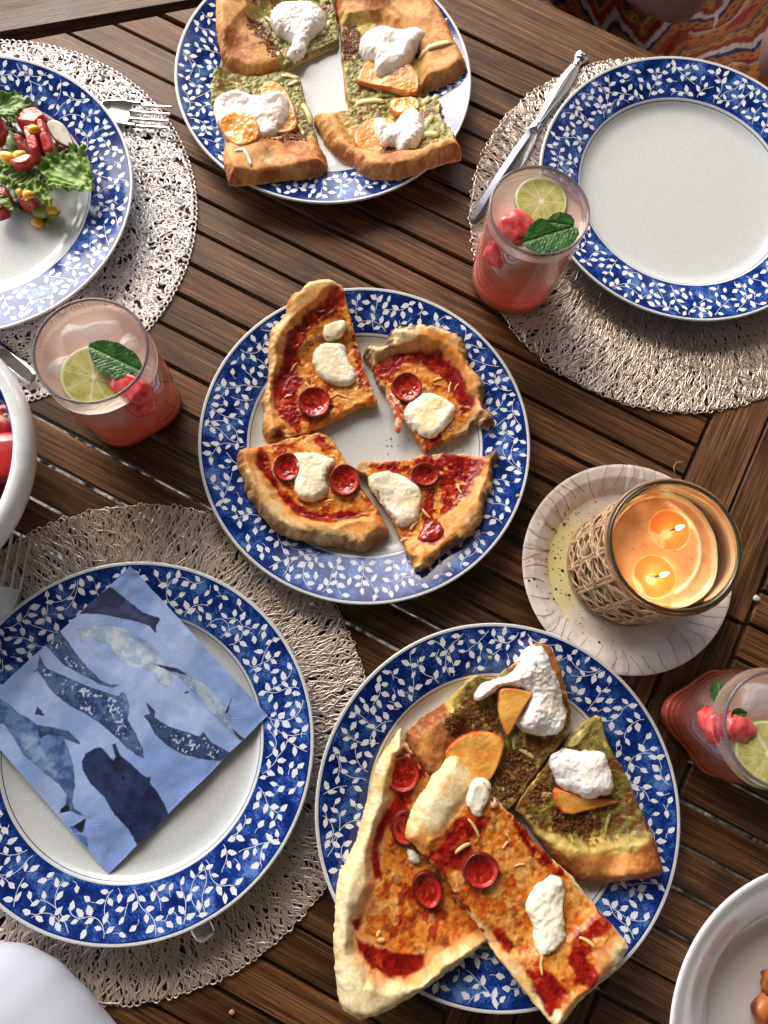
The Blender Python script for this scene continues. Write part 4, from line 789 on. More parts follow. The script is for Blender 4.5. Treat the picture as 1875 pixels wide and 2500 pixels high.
def corn(lab,x,y,z,a,s=1.,grp='corn kernels in the salad'):
    q=ZS([(x,y)],z)[0]; V,F=blob(.0062*s,.0045*s,.0036*s,int(x),.06,2,.25); V[:,1]*=1-.35*(V[:,0]/.006); 
    o=colored('corn_kernel',V,F,S(246,196,60),.22,M['fruit'],None,int(x),c2=S(232,160,40),loc=(q[0],q[1],z),rot=(0,0,math.radians(a))); tag(o,lab,'corn',grp)
corn('large yellow corn kernel at the far left of the salad',68,765,.038,150,1.25); corn('yellow corn kernel above the rounded watermelon piece',205,745,.039,20); corn('yellow corn kernel half under the rounded watermelon piece',165,790,.036,10)
corn('pale corn kernel on the end of the square watermelon chunk',345,480,.043,0,.9); corn('corn kernel on the white plate beside the green avocado cube',515,1292,.017,-20,1.15); corn('lowest corn kernel lying on the white plate',388,1425,.011,-40,1.1); corn('corn kernel under the curled lettuce leaf',290,1140,.034,0,.9)
corn('corn kernel beside the lower watermelon chunk',215,1110,.030,30,.8)
q=ZS([(420,1293)],.016)[0]; V,F=blob(.0075,.0085,.006,5,.08,3,.45); tag(colored('avocado_cube',V,F,S(150,172,84),.35,M['fruit'],None,5,c2=S(118,146,60),loc=(q[0],q[1],.0165)),'pale green avocado cube beside a corn kernel on the plate','avocado')
P_=ZS([(118,530),(155,560),(170,620),(165,670),(120,690),(80,660),(58,600),(70,550)],.036)
p=patch('arugula_leaf',P_,.0006,lambda x,y,s:.036+.003*np.sqrt(np.clip(s/.004,0,1)),lambda x,y,s,z:(mixc(S(96,126,66),S(60,92,44),ss(-.4,.4,fbm(x,y,.006,3,3))),np.full(len(x),.25)),lambda x,y:0*x+.034,M['leaf'],None,smooth=2); tag(p.o,'small smooth round green leaf between watermelon chunks','leaf')
P_=ZS([(485,440),(510,418),(560,408),(620,425),(675,470),(720,550),(750,620),(745,655),(700,668),(630,640),(560,600),(510,530),(485,470)],.036)
def rc(x,y,s,z):
    c=mixc(S(222,222,206),S(200,200,176),ss(-.3,.5,fbm(x,y,.005,8,3))); c=mixc(c,S(168,22,64),(1-ss(.0005,.0011,s))*ss(-.02,.012,(P_[:,1].mean()-y)+(P_[:,0].mean()-x)*.6+.004)); return c,np.full(len(x),.25)
p=patch('radish_slice',P_,.0005,lambda x,y,s:.0375+.001*np.sqrt(np.clip(s/.001,0,1))+.12*(y-P_[:,1].mean()),rc,lambda x,y:.0352+.12*(y-P_[:,1].mean()),M['fruit'],None,smooth=2,wallcol=S(160,26,64)); tag(p.o,'thin white radish slice with magenta skin leaning on the watermelon','radish')
# ============================================================ salad bowl at the left edge
bx,by=-.349,.160
bowl=empty('serving_bowl',(bx,by,.0004),'glossy white glazed serving bowl with cobalt inside, cut off by the left edge','bowl')
prof=[(.0,.004),(.045,.004),(.07,.012),(.088,.032),(.0985,.055),(.1035,.0665),(.1052,.0695),(.1080,.0712),(.1120,.0710),(.1152,.0690),(.1168,.0650),(.1172,.0585),(.1160,.052),(.112,.044),(.100,.028),(.08,.010),(.055,.0015),(.052,.0),(.0,.0)]
m,nt,b=nm('bowl_glaze'); tc=N(nt,'TexCoord'); sx=N(nt,'SeparateXYZ'); nt.links.new(tc.outputs['Object'],sx.inputs[0])
r_=mth(nt,'SQRT',mth(nt,'ADD',mth(nt,'MULTIPLY',sx.outputs[0],sx.outputs[0]),mth(nt,'MULTIPLY',sx.outputs[1],sx.outputs[1])))
inn=mth(nt,'LESS_THAN',r_,.1052); up=mth(nt,'GREATER_THAN',mth(nt,'SUBTRACT',sx.outputs[2],mth(nt,'MULTIPLY',mth(nt,'SUBTRACT',r_,.07),1.1)),.0105)
nz=noise(nt,tc.outputs['Object'],90,4); w_=ramp(nt,nz.outputs[0],[(.3,S(222,228,230)),(.6,S(238,242,243))])
nt.links.new(mixn(nt,w_.outputs[0],S(22,44,120),mth(nt,'MULTIPLY',inn,up)),b.inputs['Base Color']); b.inputs['Roughness'].default_value=.12; b.inputs['Coat Weight'].default_value=.6
V,F=lathe(prof,128); o=link('bowl_body',mk('bowl_body',V,F,True),m); o.parent=bowl
ZB=Z(0,820,3.157,.055)
def rawblob(name,lab,cat,x,y,z,rx,ry,rz_,seed,c,c2,rot=0,box=.2,grp=None,ro=.22,n=3):
    V,F=blob(rx,ry,rz_,seed,.22 if n>3 else .12,n,box); tag(colored(name,V,F,c,ro,M['fruit'],None,seed,c2=c2,loc=(x,y,z),rot=(0,0,rot)),lab,cat,grp)
q=ZB([(45,700)],.052)[0]; rawblob('corn_kernel','yellow corn kernel inside the white serving bowl','corn',q[0],q[1],.052,.005,.0075,.004,3,S(246,190,30),S(236,160,20),.2,.2,n=2)
for k,(x,y,z,rx,ry,lab) in enumerate([(30,960,.048,.020,.022,'big red watermelon chunk inside the white bowl, nearest its rim'),(-60,800,.046,.022,.02,'watermelon chunk inside the bowl beyond the frame edge'),(-20,700,.038,.018,.016,'dark watermelon chunk behind the corn kernel in the bowl'),(-60,1120,.040,.02,.02,'watermelon chunk low in the bowl beside the rim')]):
    q=ZB([(x,y)],z)[0]; rawblob('watermelon_chunk',lab,'watermelon',q[0],q[1],z,rx,ry,.012,60+k,S(206,52,50),S(166,30,36),.3*k,.7,'watermelon chunks in the bowl')
q=ZB([(-10,740)],.030)[0]; rawblob('beet_leaf','dark purple leaf under the corn in the white bowl','leaf',q[0],q[1],.030,.026,.03,.006,71,S(60,16,34),S(30,8,20),0,.1)
q=ZB([(45,610)],.057)[0]; rawblob('herb_leaf','tiny green herb leaf by the corn in the bowl','leaf',q[0],q[1],.054,.004,.003,.001,72,S(90,130,50),S(50,90,30))
# ============================================================ white bowl lower right
wx,wy=.3369,-.2422
wb=empty('serving_dish',(wx,wy,.0004),'plain white rimmed serving dish cut off by the lower right corner','dish')
V,F=lathe([(0,.008),(.07,.008),(.0775,.009),(.0805,.0125),(.084,.020),(.09,.028),(.108,.0425),(.1155,.0468),(.1182,.0478),(.1195,.0468),(.1190,.0448),(.108,.038),(.088,.022),(.078,.006),(.072,.0),(0,.0)],128)
o=link('dish_body',mk('dish_body',V,F,True),simple('white_porcelain',S(240,240,244),.18,coat=.6)); o.parent=wb
ZD=Z(1575,2000,4.423,.02)
for k,(x,y,s,lb) in enumerate([(1372,1790,.014,'topmost browned roasted piece in the white dish'),(1420,1900,.016,'roasted piece just below the topmost one in the white dish'),(1340,2170,.017,'roasted piece nearest the left inside the white dish'),(1430,2080,.016,'roasted piece at the right photo edge in the white dish'),(1385,2270,.016,'lowest roasted piece in the white dish')]):
    q=ZD([(x,y)])[0]; rawblob('roasted_potato',lb,'vegetable',q[0]+.006,q[1],.018,s,s*.85,.009,80+k,S(206,120,50),S(110,44,22),k,.35,'roasted pieces in the white dish',.5,4)
# ============================================================ cutlery
def plate_metal(name,poly,zf,th,parent=None,res=.0005,seed=0):
    def cf(x,y,s,z): return np.tile(S(200,200,204),(len(x),1)),np.full(len(x),.2)
    return patch(name,poly,res,zf,cf,lambda x,y: zf(x,y,np.zeros(len(x)))-th,M['silver'],parent,wob=0)
def fork(label,tip,root,zt,zr,slope_back,neck=.16):
    tip=np.array(tip);root=np.array(root); d=(root-tip); L=np.linalg.norm(d); d/=L; n=np.array([-d[1],d[0]])
    hw=.0125; out=[]   # local (a along, b across), a=0 tip
    tw=.0028; gw=.0035
    xs=[-hw+ (2*tw+0)*0]; cents=[-hw+tw/2+k*((2*hw-tw)/3) for k in range(4)]
    pts=[]
    for k,c in enumerate(cents):
        t0=.0012; pts+= [(.9*L,c-tw/2) if k==0 else (L,c-tw/2),(.004,c-tw*.42),(0,c-t0*.4),(0,c+t0*.4),(.004,c+tw*.42)]
        if k<3: pts+=[(L,c+tw/2)]
    pts+=[(.9*L,hw),(L*1.25,hw),(L*1.5,hw*.86),(L*1.75,hw*.5),(L*1.95,.0042),(L*2.3,.0032),(neck-.05,.0034),(neck-.02,.006),(neck,.0075),(neck+.012,.0065),(neck+.016,0),(neck+.012,-.0065),(neck,-.0075),(neck-.02,-.006),(neck-.05,-.0034),(L*2.3,-.0032),(L*1.95,-.0042),(L*1.75,-hw*.5),(L*1.5,-hw*.86),(L*1.25,-hw)]
    P_=np.array([tip+d*a+n*b for a,b in pts])
    def zf(x,y,s):
        a=(x-tip[0])*d[0]+(y-tip[1])*d[1]; b=(x-tip[0])*n[0]+(y-tip[1])*n[1]
        k=a/L; z=np.interp(k,[0,.5,1.0,1.5,1.95,2.6,6],[zt,(zt+zr)/2-.0015,zr-.002,zr-.001,zr+.004,zr+.007,zr+slope_back])
        return z+.0022*(b/hw)**2*(k>.8)*(k<1.7)+.0006*np.sqrt(np.clip(s/.0009,0,1))
    e=empty('fork',(float(root[0]),float(root[1]),zr-.003),label,'fork'); plate_metal('fork_body',P_,zf,.0012,e,.00042)
    return e
fork('silver fork on the pale mat, tines out from under the salad plate',at(414,284,.010),at(316,273,.008),.009,.0065,.002)
fork('silver fork with upright tines between the white bowl and the whale napkin plate',at(38,1300,.022),at(14,1432,.012),.020,.012,.0,.13)
# dinner knife
A=at(1427,126,.006);B=at(1152,552,.004); d=B-A; KL=np.linalg.norm(d); d/=KL; n=np.array([-d[1],d[0]])
kn=empty('table_knife',(float(A[0]+d[0]*.1),float(A[1]+d[1]*.1),.0035),'silver table knife with flared handle end lying against the empty plate','knife')
def loc2(pts): return np.array([A+d*a*KL+n*b for a,b in pts])
h=[(0,.0052),(.02,.0068),(.035,.0064),(.055,.0040),(.075,.0036),(.085,.0048),(.13,.0062),(.2,.0070),(.28,.0062),(.38,.0046),(.425,.0040),(.43,.0052),(.475,.0056)]
P_=loc2([(a,b) for a,b in h]+[(a,-b) for a,b in h[::-1]])
def kz(x,y,s): return .0045+.0032*np.sqrt(np.clip(s/.0048,0,1))+.0006*np.sin(((x-A[0])*d[0]+(y-A[1])*d[1])/KL*210)*(((x-A[0])*d[0]+(y-A[1])*d[1])/KL<.08)
plate_metal('handle',P_,kz,.004,kn,.00045)
P_=loc2([(.474,.0045),(.50,.0062),(.52,.0078),(.6,.0088),(.75,.0090),(.88,.0078),(.95,.0055),(.99,.0025),(1.0,-.001),(.985,-.0045),(.9,-.0062),(.75,-.0066),(.6,-.0062),(.5,-.0052),(.474,-.0045)])
plate_metal('blade',P_,lambda x,y,s:.0062+.0009*np.clip(s/.006,0,1)-.16*((x-A[0])*n[0]+(y-A[1])*n[1]),.0007,kn,.00045)
# knife tip between bowl and mat; handle under the napkin plate
A2=at(6,868,.008);B2=at(84,934,.006); dd=(B2-A2)/np.linalg.norm(B2-A2); nn_=np.array([-dd[1],dd[0]]); LL_=np.linalg.norm(B2-A2)
P_=np.array([A2+dd*a*LL_+nn_*b for a,b in [(-1.5,.0075),(.2,.0082),(.7,.0078),(.9,.0062),(.985,.003),(1,0),(.985,-.0035),(.9,-.0055),(.7,-.0062),(.2,-.0062),(-1.5,-.006)]])
kn2=empty('table_knife',(float(A2[0]),float(A2[1]),.004),'rounded silver knife blade tip showing from behind the white bowl','knife'); plate_metal('blade',P_,lambda x,y,s:.0075+.0010*np.clip(s/.002,0,1),.0012,kn2,.00045)
A3=at(470,2225,.003);B3_=at(505,2296,.003); dd=(B3_-A3)/np.linalg.norm(B3_-A3); nn_=np.array([-dd[1],dd[0]]); LL_=np.linalg.norm(B3_-A3)
P_=np.array([A3+dd*a*LL_+nn_*b for a,b in [(-3,.006),(0,.0072),(.6,.0088),(.85,.0085),(.95,.0055),(1,.0),(.97,-.004),(.85,-.0068),(.6,-.0075),(0,-.006),(-3,-.005)]])
kn3=empty('table_knife',(float(A3[0]),float(A3[1]),.002),'silver handle end poking out below the whale napkin plate','knife'); plate_metal('handle',P_,lambda x,y,s:.0042+.0022*np.sqrt(np.clip(s/.005,0,1)),.003,kn3,.0005)
# ============================================================ napkin
Z6=Z(0,1300,1.7463,.0175)
cN=at(323.5,1386,.0185);rN=at(653,1747,.0175);bN=at(260.5,2137,.0165); lN=cN+bN-rN; napP=np.array([cN,lN,bN,rN]); ncen=napP.mean(0)
WH=[]
def wh(pts,c,c2,**k): WH.append(dict(p=Z6(pts),c=c,c2=c2,**k))
NB=S(144,170,222)
for a in ([(700,200),(900,420),(600,900),(250,1250),(120,1100),(500,700)],[(330,280),(480,300),(250,800),(60,1000),(-40,900)],[(250,380),(900,760),(1020,900),(560,640),(200,500)],[(560,520),(760,560),(900,900),(800,960),(640,700)]): wh(a,S(176,196,238),S(164,186,234),a=.75,f=.004)
wh([(480,235),(500,250),(560,300),(620,345),(680,365),(688,370),(670,395),(668,432),(640,400),(600,385),(540,370),(480,360),(430,350),(380,348),(328,350),(380,305),(430,270)],S(50,56,88),S(66,74,110))
wh([(330,410),(350,415),(375,425),(400,400),(470,395),(540,410),(600,450),(650,480),(680,520),(700,560),(735,620),(725,655),(700,660),(680,640),(650,590),(600,580),(540,570),(500,530),(470,480),(430,460),(380,445),(365,470),(345,460),(355,435)],S(198,212,226),S(160,182,210))
wh([(600,450),(650,478),(682,520),(660,520),(610,480),(540,430)],S(120,146,184),S(100,124,168),a=.8,f=.002)
wh([(190,470),(235,440),(265,425),(300,470),(340,530),(380,580),(430,630),(480,650),(515,648),(480,662),(430,650),(370,615),(320,590),(270,560),(235,520)],S(84,104,142),S(58,76,116),sp=1)
wh([(175,520),(190,560),(205,580),(260,605),(340,640),(400,665),(480,690),(510,700),(520,680),(540,690),(552,740),(545,800),(580,860),(605,920),(610,965),(580,950),(530,910),(480,860),(420,810),(360,770),(300,740),(250,700),(210,660),(180,610),(160,590),(140,600),(165,575)],S(84,108,156),S(48,66,110),sp=1)
wh([(518,690),(540,690),(550,740),(545,790),(528,750)],S(120,146,186),S(90,112,156))
wh([(655,560),(700,568),(760,585),(830,610),(880,650),(930,700),(975,760),(990,820),(1030,860),(1048,890),(1020,885),(980,850),(930,800),(890,760),(850,700),(810,670),(760,610),(700,580)],S(172,190,208),S(128,152,186))
wh([(655,560),(760,580),(835,632),(800,610),(720,590)],S(44,56,84),S(60,72,100)); wh([(990,705),(970,770),(960,770),(975,735)],S(30,36,56),S(40,46,66)); wh([(788,680),(806,678),(790,688)],S(40,40,60),S(40,40,60)); wh([(985,830),(1048,890),(1020,885),(1000,860)],S(46,58,90),S(60,74,110))
wh([(610,780),(640,775),(625,725),(660,760),(660,790),(720,830),(790,850),(850,870),(865,850),(900,895),(960,930),(990,945),(940,975),(870,970),(790,950),(740,930),(700,900),(660,860),(640,820)],S(60,80,122),S(42,58,96),sp=1)
wh([(345,980),(360,945),(400,920),(430,915),(455,945),(480,975),(490,960),(475,905),(490,900),(510,950),(560,990),(600,1030),(625,1045),(640,1045),(635,1065),(660,1100),(690,1150),(717,1210),(580,1340),(540,1270),(480,1200),(440,1130),(380,1070),(350,1020)],S(42,56,96),S(32,42,76))
wh([(470,970),(510,960),(520,1000),(500,1030),(460,990)],S(28,30,52),S(24,26,44),f=.003,a=.8)
wh([(515,1040),(527,1040),(527,1052),(515,1052)],S(14,16,30),S(14,16,30))
wh([(-40,690),(40,730),(80,770),(120,790),(160,820),(220,830),(290,850),(340,900),(300,890),(270,880),(290,930),(310,1000),(315,1080),(300,1150),(310,1180),(350,1210),(385,1220),(330,1210),(290,1190),(245,1200),(270,1160),(280,1120),(240,1070),(200,1040),(150,990),(100,950),(60,880),(20,820),(-40,800)],S(104,132,184),S(66,92,148))
wh([(60,850),(130,860),(210,960),(250,1040),(200,1020),(120,940)],S(166,190,220),S(130,158,204),f=.003,a=.7,n=.002)
wh([(160,740),(195,780),(180,780),(150,775)],S(50,64,96),S(60,72,104)); wh([(160,832),(220,830),(290,848),(342,900),(330,905),(270,872),(200,862),(165,880)],S(48,64,102),S(78,98,140)); wh([(250,1180),(285,1160),(290,1195),(245,1200)],S(30,36,60),S(34,40,66))
wh([(290,1260),(320,1250),(358,1222),(350,1280),(300,1285),(360,1300),(368,1355),(330,1315)],S(60,84,130),S(100,130,184)); wh([(300,1258),(358,1222),(340,1285)],S(28,32,54),S(34,38,60)); wh([(0,620),(30,598),(50,605),(20,620),(-20,640)],S(60,76,112),S(70,86,124))
def nz(x,y,s): 
    r=np.hypot(x-PL['LL'][0],y-PL['LL'][1]); a=(x-ncen[0])*.7071+(y-ncen[1])*.7071; b=-(x-ncen[0])*.7071+(y-ncen[1])*.7071
    ed=(np.minimum(s,.05)); emb=ss(.000,.002,s)*(1-ss(.022,.03,s+.006*np.sign(np.sin(a/.0045))))
    pl_=np.maximum(.0175+(y-ncen[1])/.109*.0055-(x-ncen[0])/.109*.001,.0026+platez(np.minimum(r,.133))+.0016)
    return pl_+.0010*fbm(x,y,.04,3,2)+.0009*(1-ss(0,.012,s))*ss(0,.6,fbm(x,y,.03,21,2))+.0004*fbm(x,y,.012,4,2)-.00028*emb*(np.sin(a*2*np.pi/.0021)*np.sin(b*2*np.pi/.0021)>.1)+.0008*ss(0,.004,s)*0
def nc(x,y,s,z):
    c=mixc(NB,S(134,162,220),ss(-.5,.5,fbm(x,y,.03,2,3)))
    for i,L in enumerate(WH):
        q=sdf(x,y,L['p'])+L.get('n',.0003)*fbm(x,y,.003,i,2); f=L.get('f',.0003); m_=ss(-f,f,q)*L.get('a',1.); k=mixc(L['c'],L['c2'],ss(-.45,.45,fbm(x,y,.006,i*3,4)+.25*fbm(x,y,.0012,i,2)))
        if 'f' not in L: k=mixc(k,k*.62,(1-ss(.0001,.0012,q))*.7)
        if L.get('sp'): k=mixc(k,S(190,206,226),ss(.42,.5,fbm(x,y,.0017,i*7,2))*ss(.0008,.002,q)*ss(-.2,.2,fbm(x,y,.012,i,2)+.1))
        c=mixc(c,k,m_)
    c=c*(1+.06*fbm(x,y,.0011,9,2)[:,None])
    return c,np.full(len(x),.75)
nap=empty('paper_napkin',(float(ncen[0]),float(ncen[1]),.015),'square folded blue paper napkin printed with swimming whales','napkin')
patch('top_sheet',napP,.0005,nz,nc,lambda x,y: nz(x,y,0*x)-.0008,M['print'],nap,wob=.0005,wsc=.02)
for k in range(2):
    patch('under_fold',ncen+(napP-ncen)*(.996-.003*k),.003,lambda x,y,s:nz(x,y,0*x+.05)-.0009-.0005*k,lambda x,y,s,z:(np.tile(S(150,172,220),(len(x),1)),np.full(len(x),.8)),lambda x,y:nz(x,y,0*x+.05)-.0013-.0005*k,M['print'],nap)
# ============================================================ drinks
def glassmat(name,tint,fres=1.0,dens=.06,rough=.02):
    m,nt,b=nm(name); nt.nodes.remove(b); out=nt.nodes['Material Output']
    tr=N(nt,'BsdfTransparent'); tr.inputs[0].default_value=(*tint,1); gl=N(nt,'BsdfGlossy'); gl.inputs['Roughness'].default_value=rough; gl.inputs[0].default_value=(1,1,1,1)
    lw=N(nt,'LayerWeight'); lw.inputs[0].default_value=.28; k=mth(nt,'ADD',mth(nt,'MULTIPLY',lw.outputs['Fresnel'],fres),dens); k.node.use_clamp=True
    mx=N(nt,'MixShader'); nt.links.new(k,mx.inputs[0]); nt.links.new(tr.outputs[0],mx.inputs[1]); nt.links.new(gl.outputs[0],mx.inputs[2]); nt.links.new(mx.outputs[0],out.inputs[0]); return m
M['glass']=glassmat('clear_glass',(.985,.985,.985),.7,.02)
M['rimglass']=simple('glass_rim_edge',S(92,80,88),.08,0,.8,coat=.8)
_m,_nt,_b=nm('rim_clear'); _o=_nt.nodes['Material Output']
def semi(name,c,alpha,rough=.1,spec=.5,sss=0,bs=None):
    m=simple(name,c,rough,0,spec,bs,.0004,sss); m.node_tree.nodes['Principled BSDF'].inputs['Alpha'].default_value=alpha; return m
M['rimglass']=semi('glass_rim_edge',S(112,100,110),.62,.06,.9)
M['ice']=semi('ice',S(240,240,246),.26,.1,.8,bs=220)
def liquid(name,z0,z1,bot,top,ab,at_,side=True):
    """drink: opaque fruity pink low down, paler and clearer above"""
    m,nt,b=nm(name); tc=N(nt,'TexCoord'); sx=N(nt,'SeparateXYZ'); nt.links.new(tc.outputs['Object'],sx.inputs[0])
    mp=N(nt,'Mapping'); mp.inputs['Scale'].default_value=(30,30,110); nt.links.new(tc.outputs['Object'],mp.inputs[0]); n=noise(nt,mp.outputs[0],1,4,.6,1.5)
    h=mth(nt,'ADD',mth(nt,'DIVIDE',mth(nt,'SUBTRACT',sx.outputs[2],z0),z1-z0),mth(nt,'MULTIPLY',mth(nt,'SUBTRACT',n.outputs[0],.5),.9))
    c=ramp(nt,h,[(.05,bot),(.38,bot*.5+top*.5),(.62,top),(1,top*1.05)]); a=ramp(nt,h,[(.1,ab),(.45,(ab+at_)/2),(.7,at_)])
    nt.links.new(c.outputs[0],b.inputs['Base Color']); nt.links.new(a.outputs[0],b.inputs['Alpha']); b.inputs['Roughness'].default_value=.12; b.inputs['Specular IOR Level'].default_value=.3
    tl=N(nt,'BsdfTranslucent'); nt.links.new(c.outputs[0],tl.inputs[0]); tp=N(nt,'BsdfTransparent'); m1=N(nt,'MixShader'); nt.links.new(a.outputs[0],m1.inputs[0]); nt.links.new(tp.outputs[0],m1.inputs[1]); nt.links.new(tl.outputs[0],m1.inputs[2]); m2=N(nt,'MixShader'); m2.inputs[0].default_value=.5; nt.links.new(b.outputs[0],m2.inputs[1]); nt.links.new(m1.outputs[0],m2.inputs[2]); nt.links.new(m2.outputs[0],nt.nodes['Material Output'].inputs[0])
    return m
M['liquid']=liquid('pink_drink',.010,.085,S(242,124,102),S(238,220,210),.96,.54)
M['liquidtop']=semi('drink_surface',S(228,196,178),.72,.05,.6)
M['coral']=semi('coral_glass_foot',S(252,132,106),.9,.08,.6,sss=.5)
def lime(parent,x,y,z,r,seed,tilt=(0,0),label=None):
    t=np.linspace(0,2*np.pi,60,endpoint=False); P_=np.stack([x+r*np.cos(t),y+r*np.sin(t)],-1)
    def cf(X,Y,s,Zz):
        q=np.arctan2(Y-y,X-x); rr=np.hypot(X-x,Y-y)/r; n=fbm(X,Y,.004,seed,4); c=mixc(S(200,194,120),S(176,172,92),ss(-.4,.5,n)); 
        fib=fbm(q*.05,rr*.004+0*q,.002,seed+3,2); c=mixc(c,S(214,214,160),.45*ss(.2,.7,fib))
        ph=(((q+.16*np.sin(2*q+seed)+.09*np.sin(5*q))/(2*np.pi)*9+seed*.37)%1); dl=np.abs(ph-.5)*2; line=(1-dl)*rr*r*2*np.pi/18; c=mixc(c,S(226,226,196),.65*(1-ss(.0001,.0006,line+.0001*n)))
        c=mixc(c,S(230,230,206),1-ss(.05,.14,rr+.02*n)); c=mixc(c,S(214,220,168),ss(.87,.91,rr)); c=mixc(c,S(110,146,48),ss(.955,.98,rr)); return c,np.full(len(X),.18)
    zf=lambda X,Y,s: z+tilt[0]*(X-x)+tilt[1]*(Y-y)+.0009*np.sqrt(np.clip(s/.0009,0,1))
    return patch('lime_wheel',P_,.0005,zf,cf,lambda X,Y: z-.0035+tilt[0]*(X-x)+tilt[1]*(Y-y),M['fruit'],None,seed=seed,wallcol=S(96,134,40)).o
def mint(Zf,poly,z,seed,vein,tilt=(0,0)):
    P_=Zf(poly,z); P_=smooth_poly(P_,2); n=len(P_); c=P_.mean(0); v=Zf(vein,z); e=v[1]-v[0]; L_=np.linalg.norm(e); e/=L_; nn=np.array([-e[1],e[0]])
    # serrated margin
    Q=[]; d=np.r_[0,np.cumsum(np.linalg.norm(np.diff(P_,axis=0),axis=1))]
    for i,p_ in enumerate(P_): k=((d[i]/.0022)%1); o=(p_-c)/np.linalg.norm(p_-c); Q.append(p_+o*.0009*(1-k))
    P_=np.array(Q)
    def zf(X,Y,s):
        a=(X-v[0][0])*e[0]+(Y-v[0][1])*e[1]; b=(X-v[0][0])*nn[0]+(Y-v[0][1])*nn[1]; ve=np.abs(((a-np.abs(b)*.9)/.0032)%1-.5)*2
        return z+.0010*np.abs(b)/.008-.0007*np.exp(-(b/.0008)**2)+.00014*ve**.6*ss(0,.002,s)+.00018*fbm(X,Y,.0018,seed,2)+tilt[0]*(X-c[0])+tilt[1]*(Y-c[1])
    def cf(X,Y,s,Zz):
        a=(X-v[0][0])*e[0]+(Y-v[0][1])*e[1]; b=(X-v[0][0])*nn[0]+(Y-v[0][1])*nn[1]; ve=np.abs(((a-np.abs(b)*.9)/.0032)%1-.5)*2
        col=mixc(S(58,108,40),S(38,78,28),ss(-.4,.5,fbm(X,Y,.006,seed,4))); col=mixc(col,S(30,62,24),.45*(1-ss(0,.3,ve))); col=mixc(col,S(140,172,100),.8*np.exp(-(b/.0005)**2)*ss(0,.002,s)); return col,np.full(len(X),.33)
    return sheet('mint_blade',P_,.00045,zf,cf,M['leaf'],None,0,.004,seed,.0003,0)
def glass_drink(label,x,y,z0,rt,rb,h,lz,wav,foot,name='drinking_glass',liqc=None):
    e=empty(name,(x,y,z0),label,'glass','pink drinks in clear glasses')
    def rf(off):
        def f(t,z,r):
            k=np.clip(z/h,0,1); R=rb+(rt-rb)*k
            if wav: R=R+wav*(1-k)**1.2*(.0032*np.cos(4*t+.7)+.0012*np.cos(2*t+1))+wav*.0016*np.sin(k*np.pi)*(1+np.cos(3*t)*.5)
            return np.full(len(t),R)*0+R+off if r>.5 else R*r*2+0*t
        return f
    zs=np.linspace(0,h,26)
    V,F=lathe([(1,z) for z in zs],128,rf(0)); o=link('wall',mk('wall',V,F,True),M['glass']); o.parent=e
    V,F=lathe([(1,z) for z in zs[::-1] if z>=foot],128,rf(-.0022)); o=link('inner_wall',mk('inner_wall',V,F,True),M['glass']); o.parent=e
    # foot: thick glass tinted by the drink above it
    pr=[(.02,.0008),(.4,.0008),(.485,.0016)]+[(1,z) for z in (.003,foot*.5,foot*.8)]+[(.47,foot*.97),(.2,foot),(.01,foot)]
    V,F=lathe(pr,96,rf(-.0012)); V=np.array(V); o=link('foot',mk('foot',V,F,True),M['coral']); o.parent=e
    t=np.linspace(0,2*np.pi,129)[:-1]; P_=[((rt-.0011)*math.cos(a),(rt-.0011)*math.sin(a),h) for a in t]; P_.append(P_[0]); P_.append(P_[1]); V,F=tube(P_,.0013,8,False); o=link('rim',mk('rim',V,F,True),M['rimglass']); o.parent=e
    # the drink
    d=empty('pink_drink',(x,y,z0+foot),'pink drink inside the '+label.replace(' below the candle',''),'drink','pink drinks')
    lp=[(1,z) for z in np.linspace(foot+.0005,lz,22)]
    V,F=lathe(lp,96,rf(-.0026)); V=V-np.array([0,0,foot]); o=link('liquid_side',mk('liquid_side',V,F,True),M['liquid']); o.parent=d
    V,F=lathe([(.01,lz-foot),(.25,lz-foot),(.49,lz-foot),(.4999,lz-foot+.0006)],96,rf(-.0027)); V[:,2]+=.0004*fbm(V[:,0],V[:,1],.012,3,2); o=link('liquid_surface',mk('liquid_surface',V,F,True),M['liquidtop']); o.parent=d
    V,F=lathe([(.01,.0008),(.47,.0008)],64,rf(-.0027)); o=link('liquid_bottom',mk('liquid_bottom',V,F,True),M['liquid']); o.parent=d
    return e
def ice(x,y,z,s,seed,lab,rot=0,flat=.6):
    V,F=blob(s,s*.72,s*flat,seed,.18,4,.35); V=np.array(V); o=link('ice_cube',mk('ice_cube',V,F,True),M['ice'],None,(x,y,z),rot); o.rotation_euler=(.2,.15,rot); tag(o,lab,'ice','ice cubes in the drinks')
def chunk(Zf,px,py,z,rx,ry,rz_,seed,rot,lab):
    q=Zf([(px,py)],z)[0]; V,F=blob(rx,ry,rz_,seed,.16,4,.35); tag(colored('watermelon_chunk',V,F,S(232,104,98),.2,M['fruit'],None,seed,c2=S(208,58,62),sc=.004,loc=(q[0],q[1],z),rot=(.2,.1,rot)),lab,'watermelon','watermelon chunks floating in drinks')
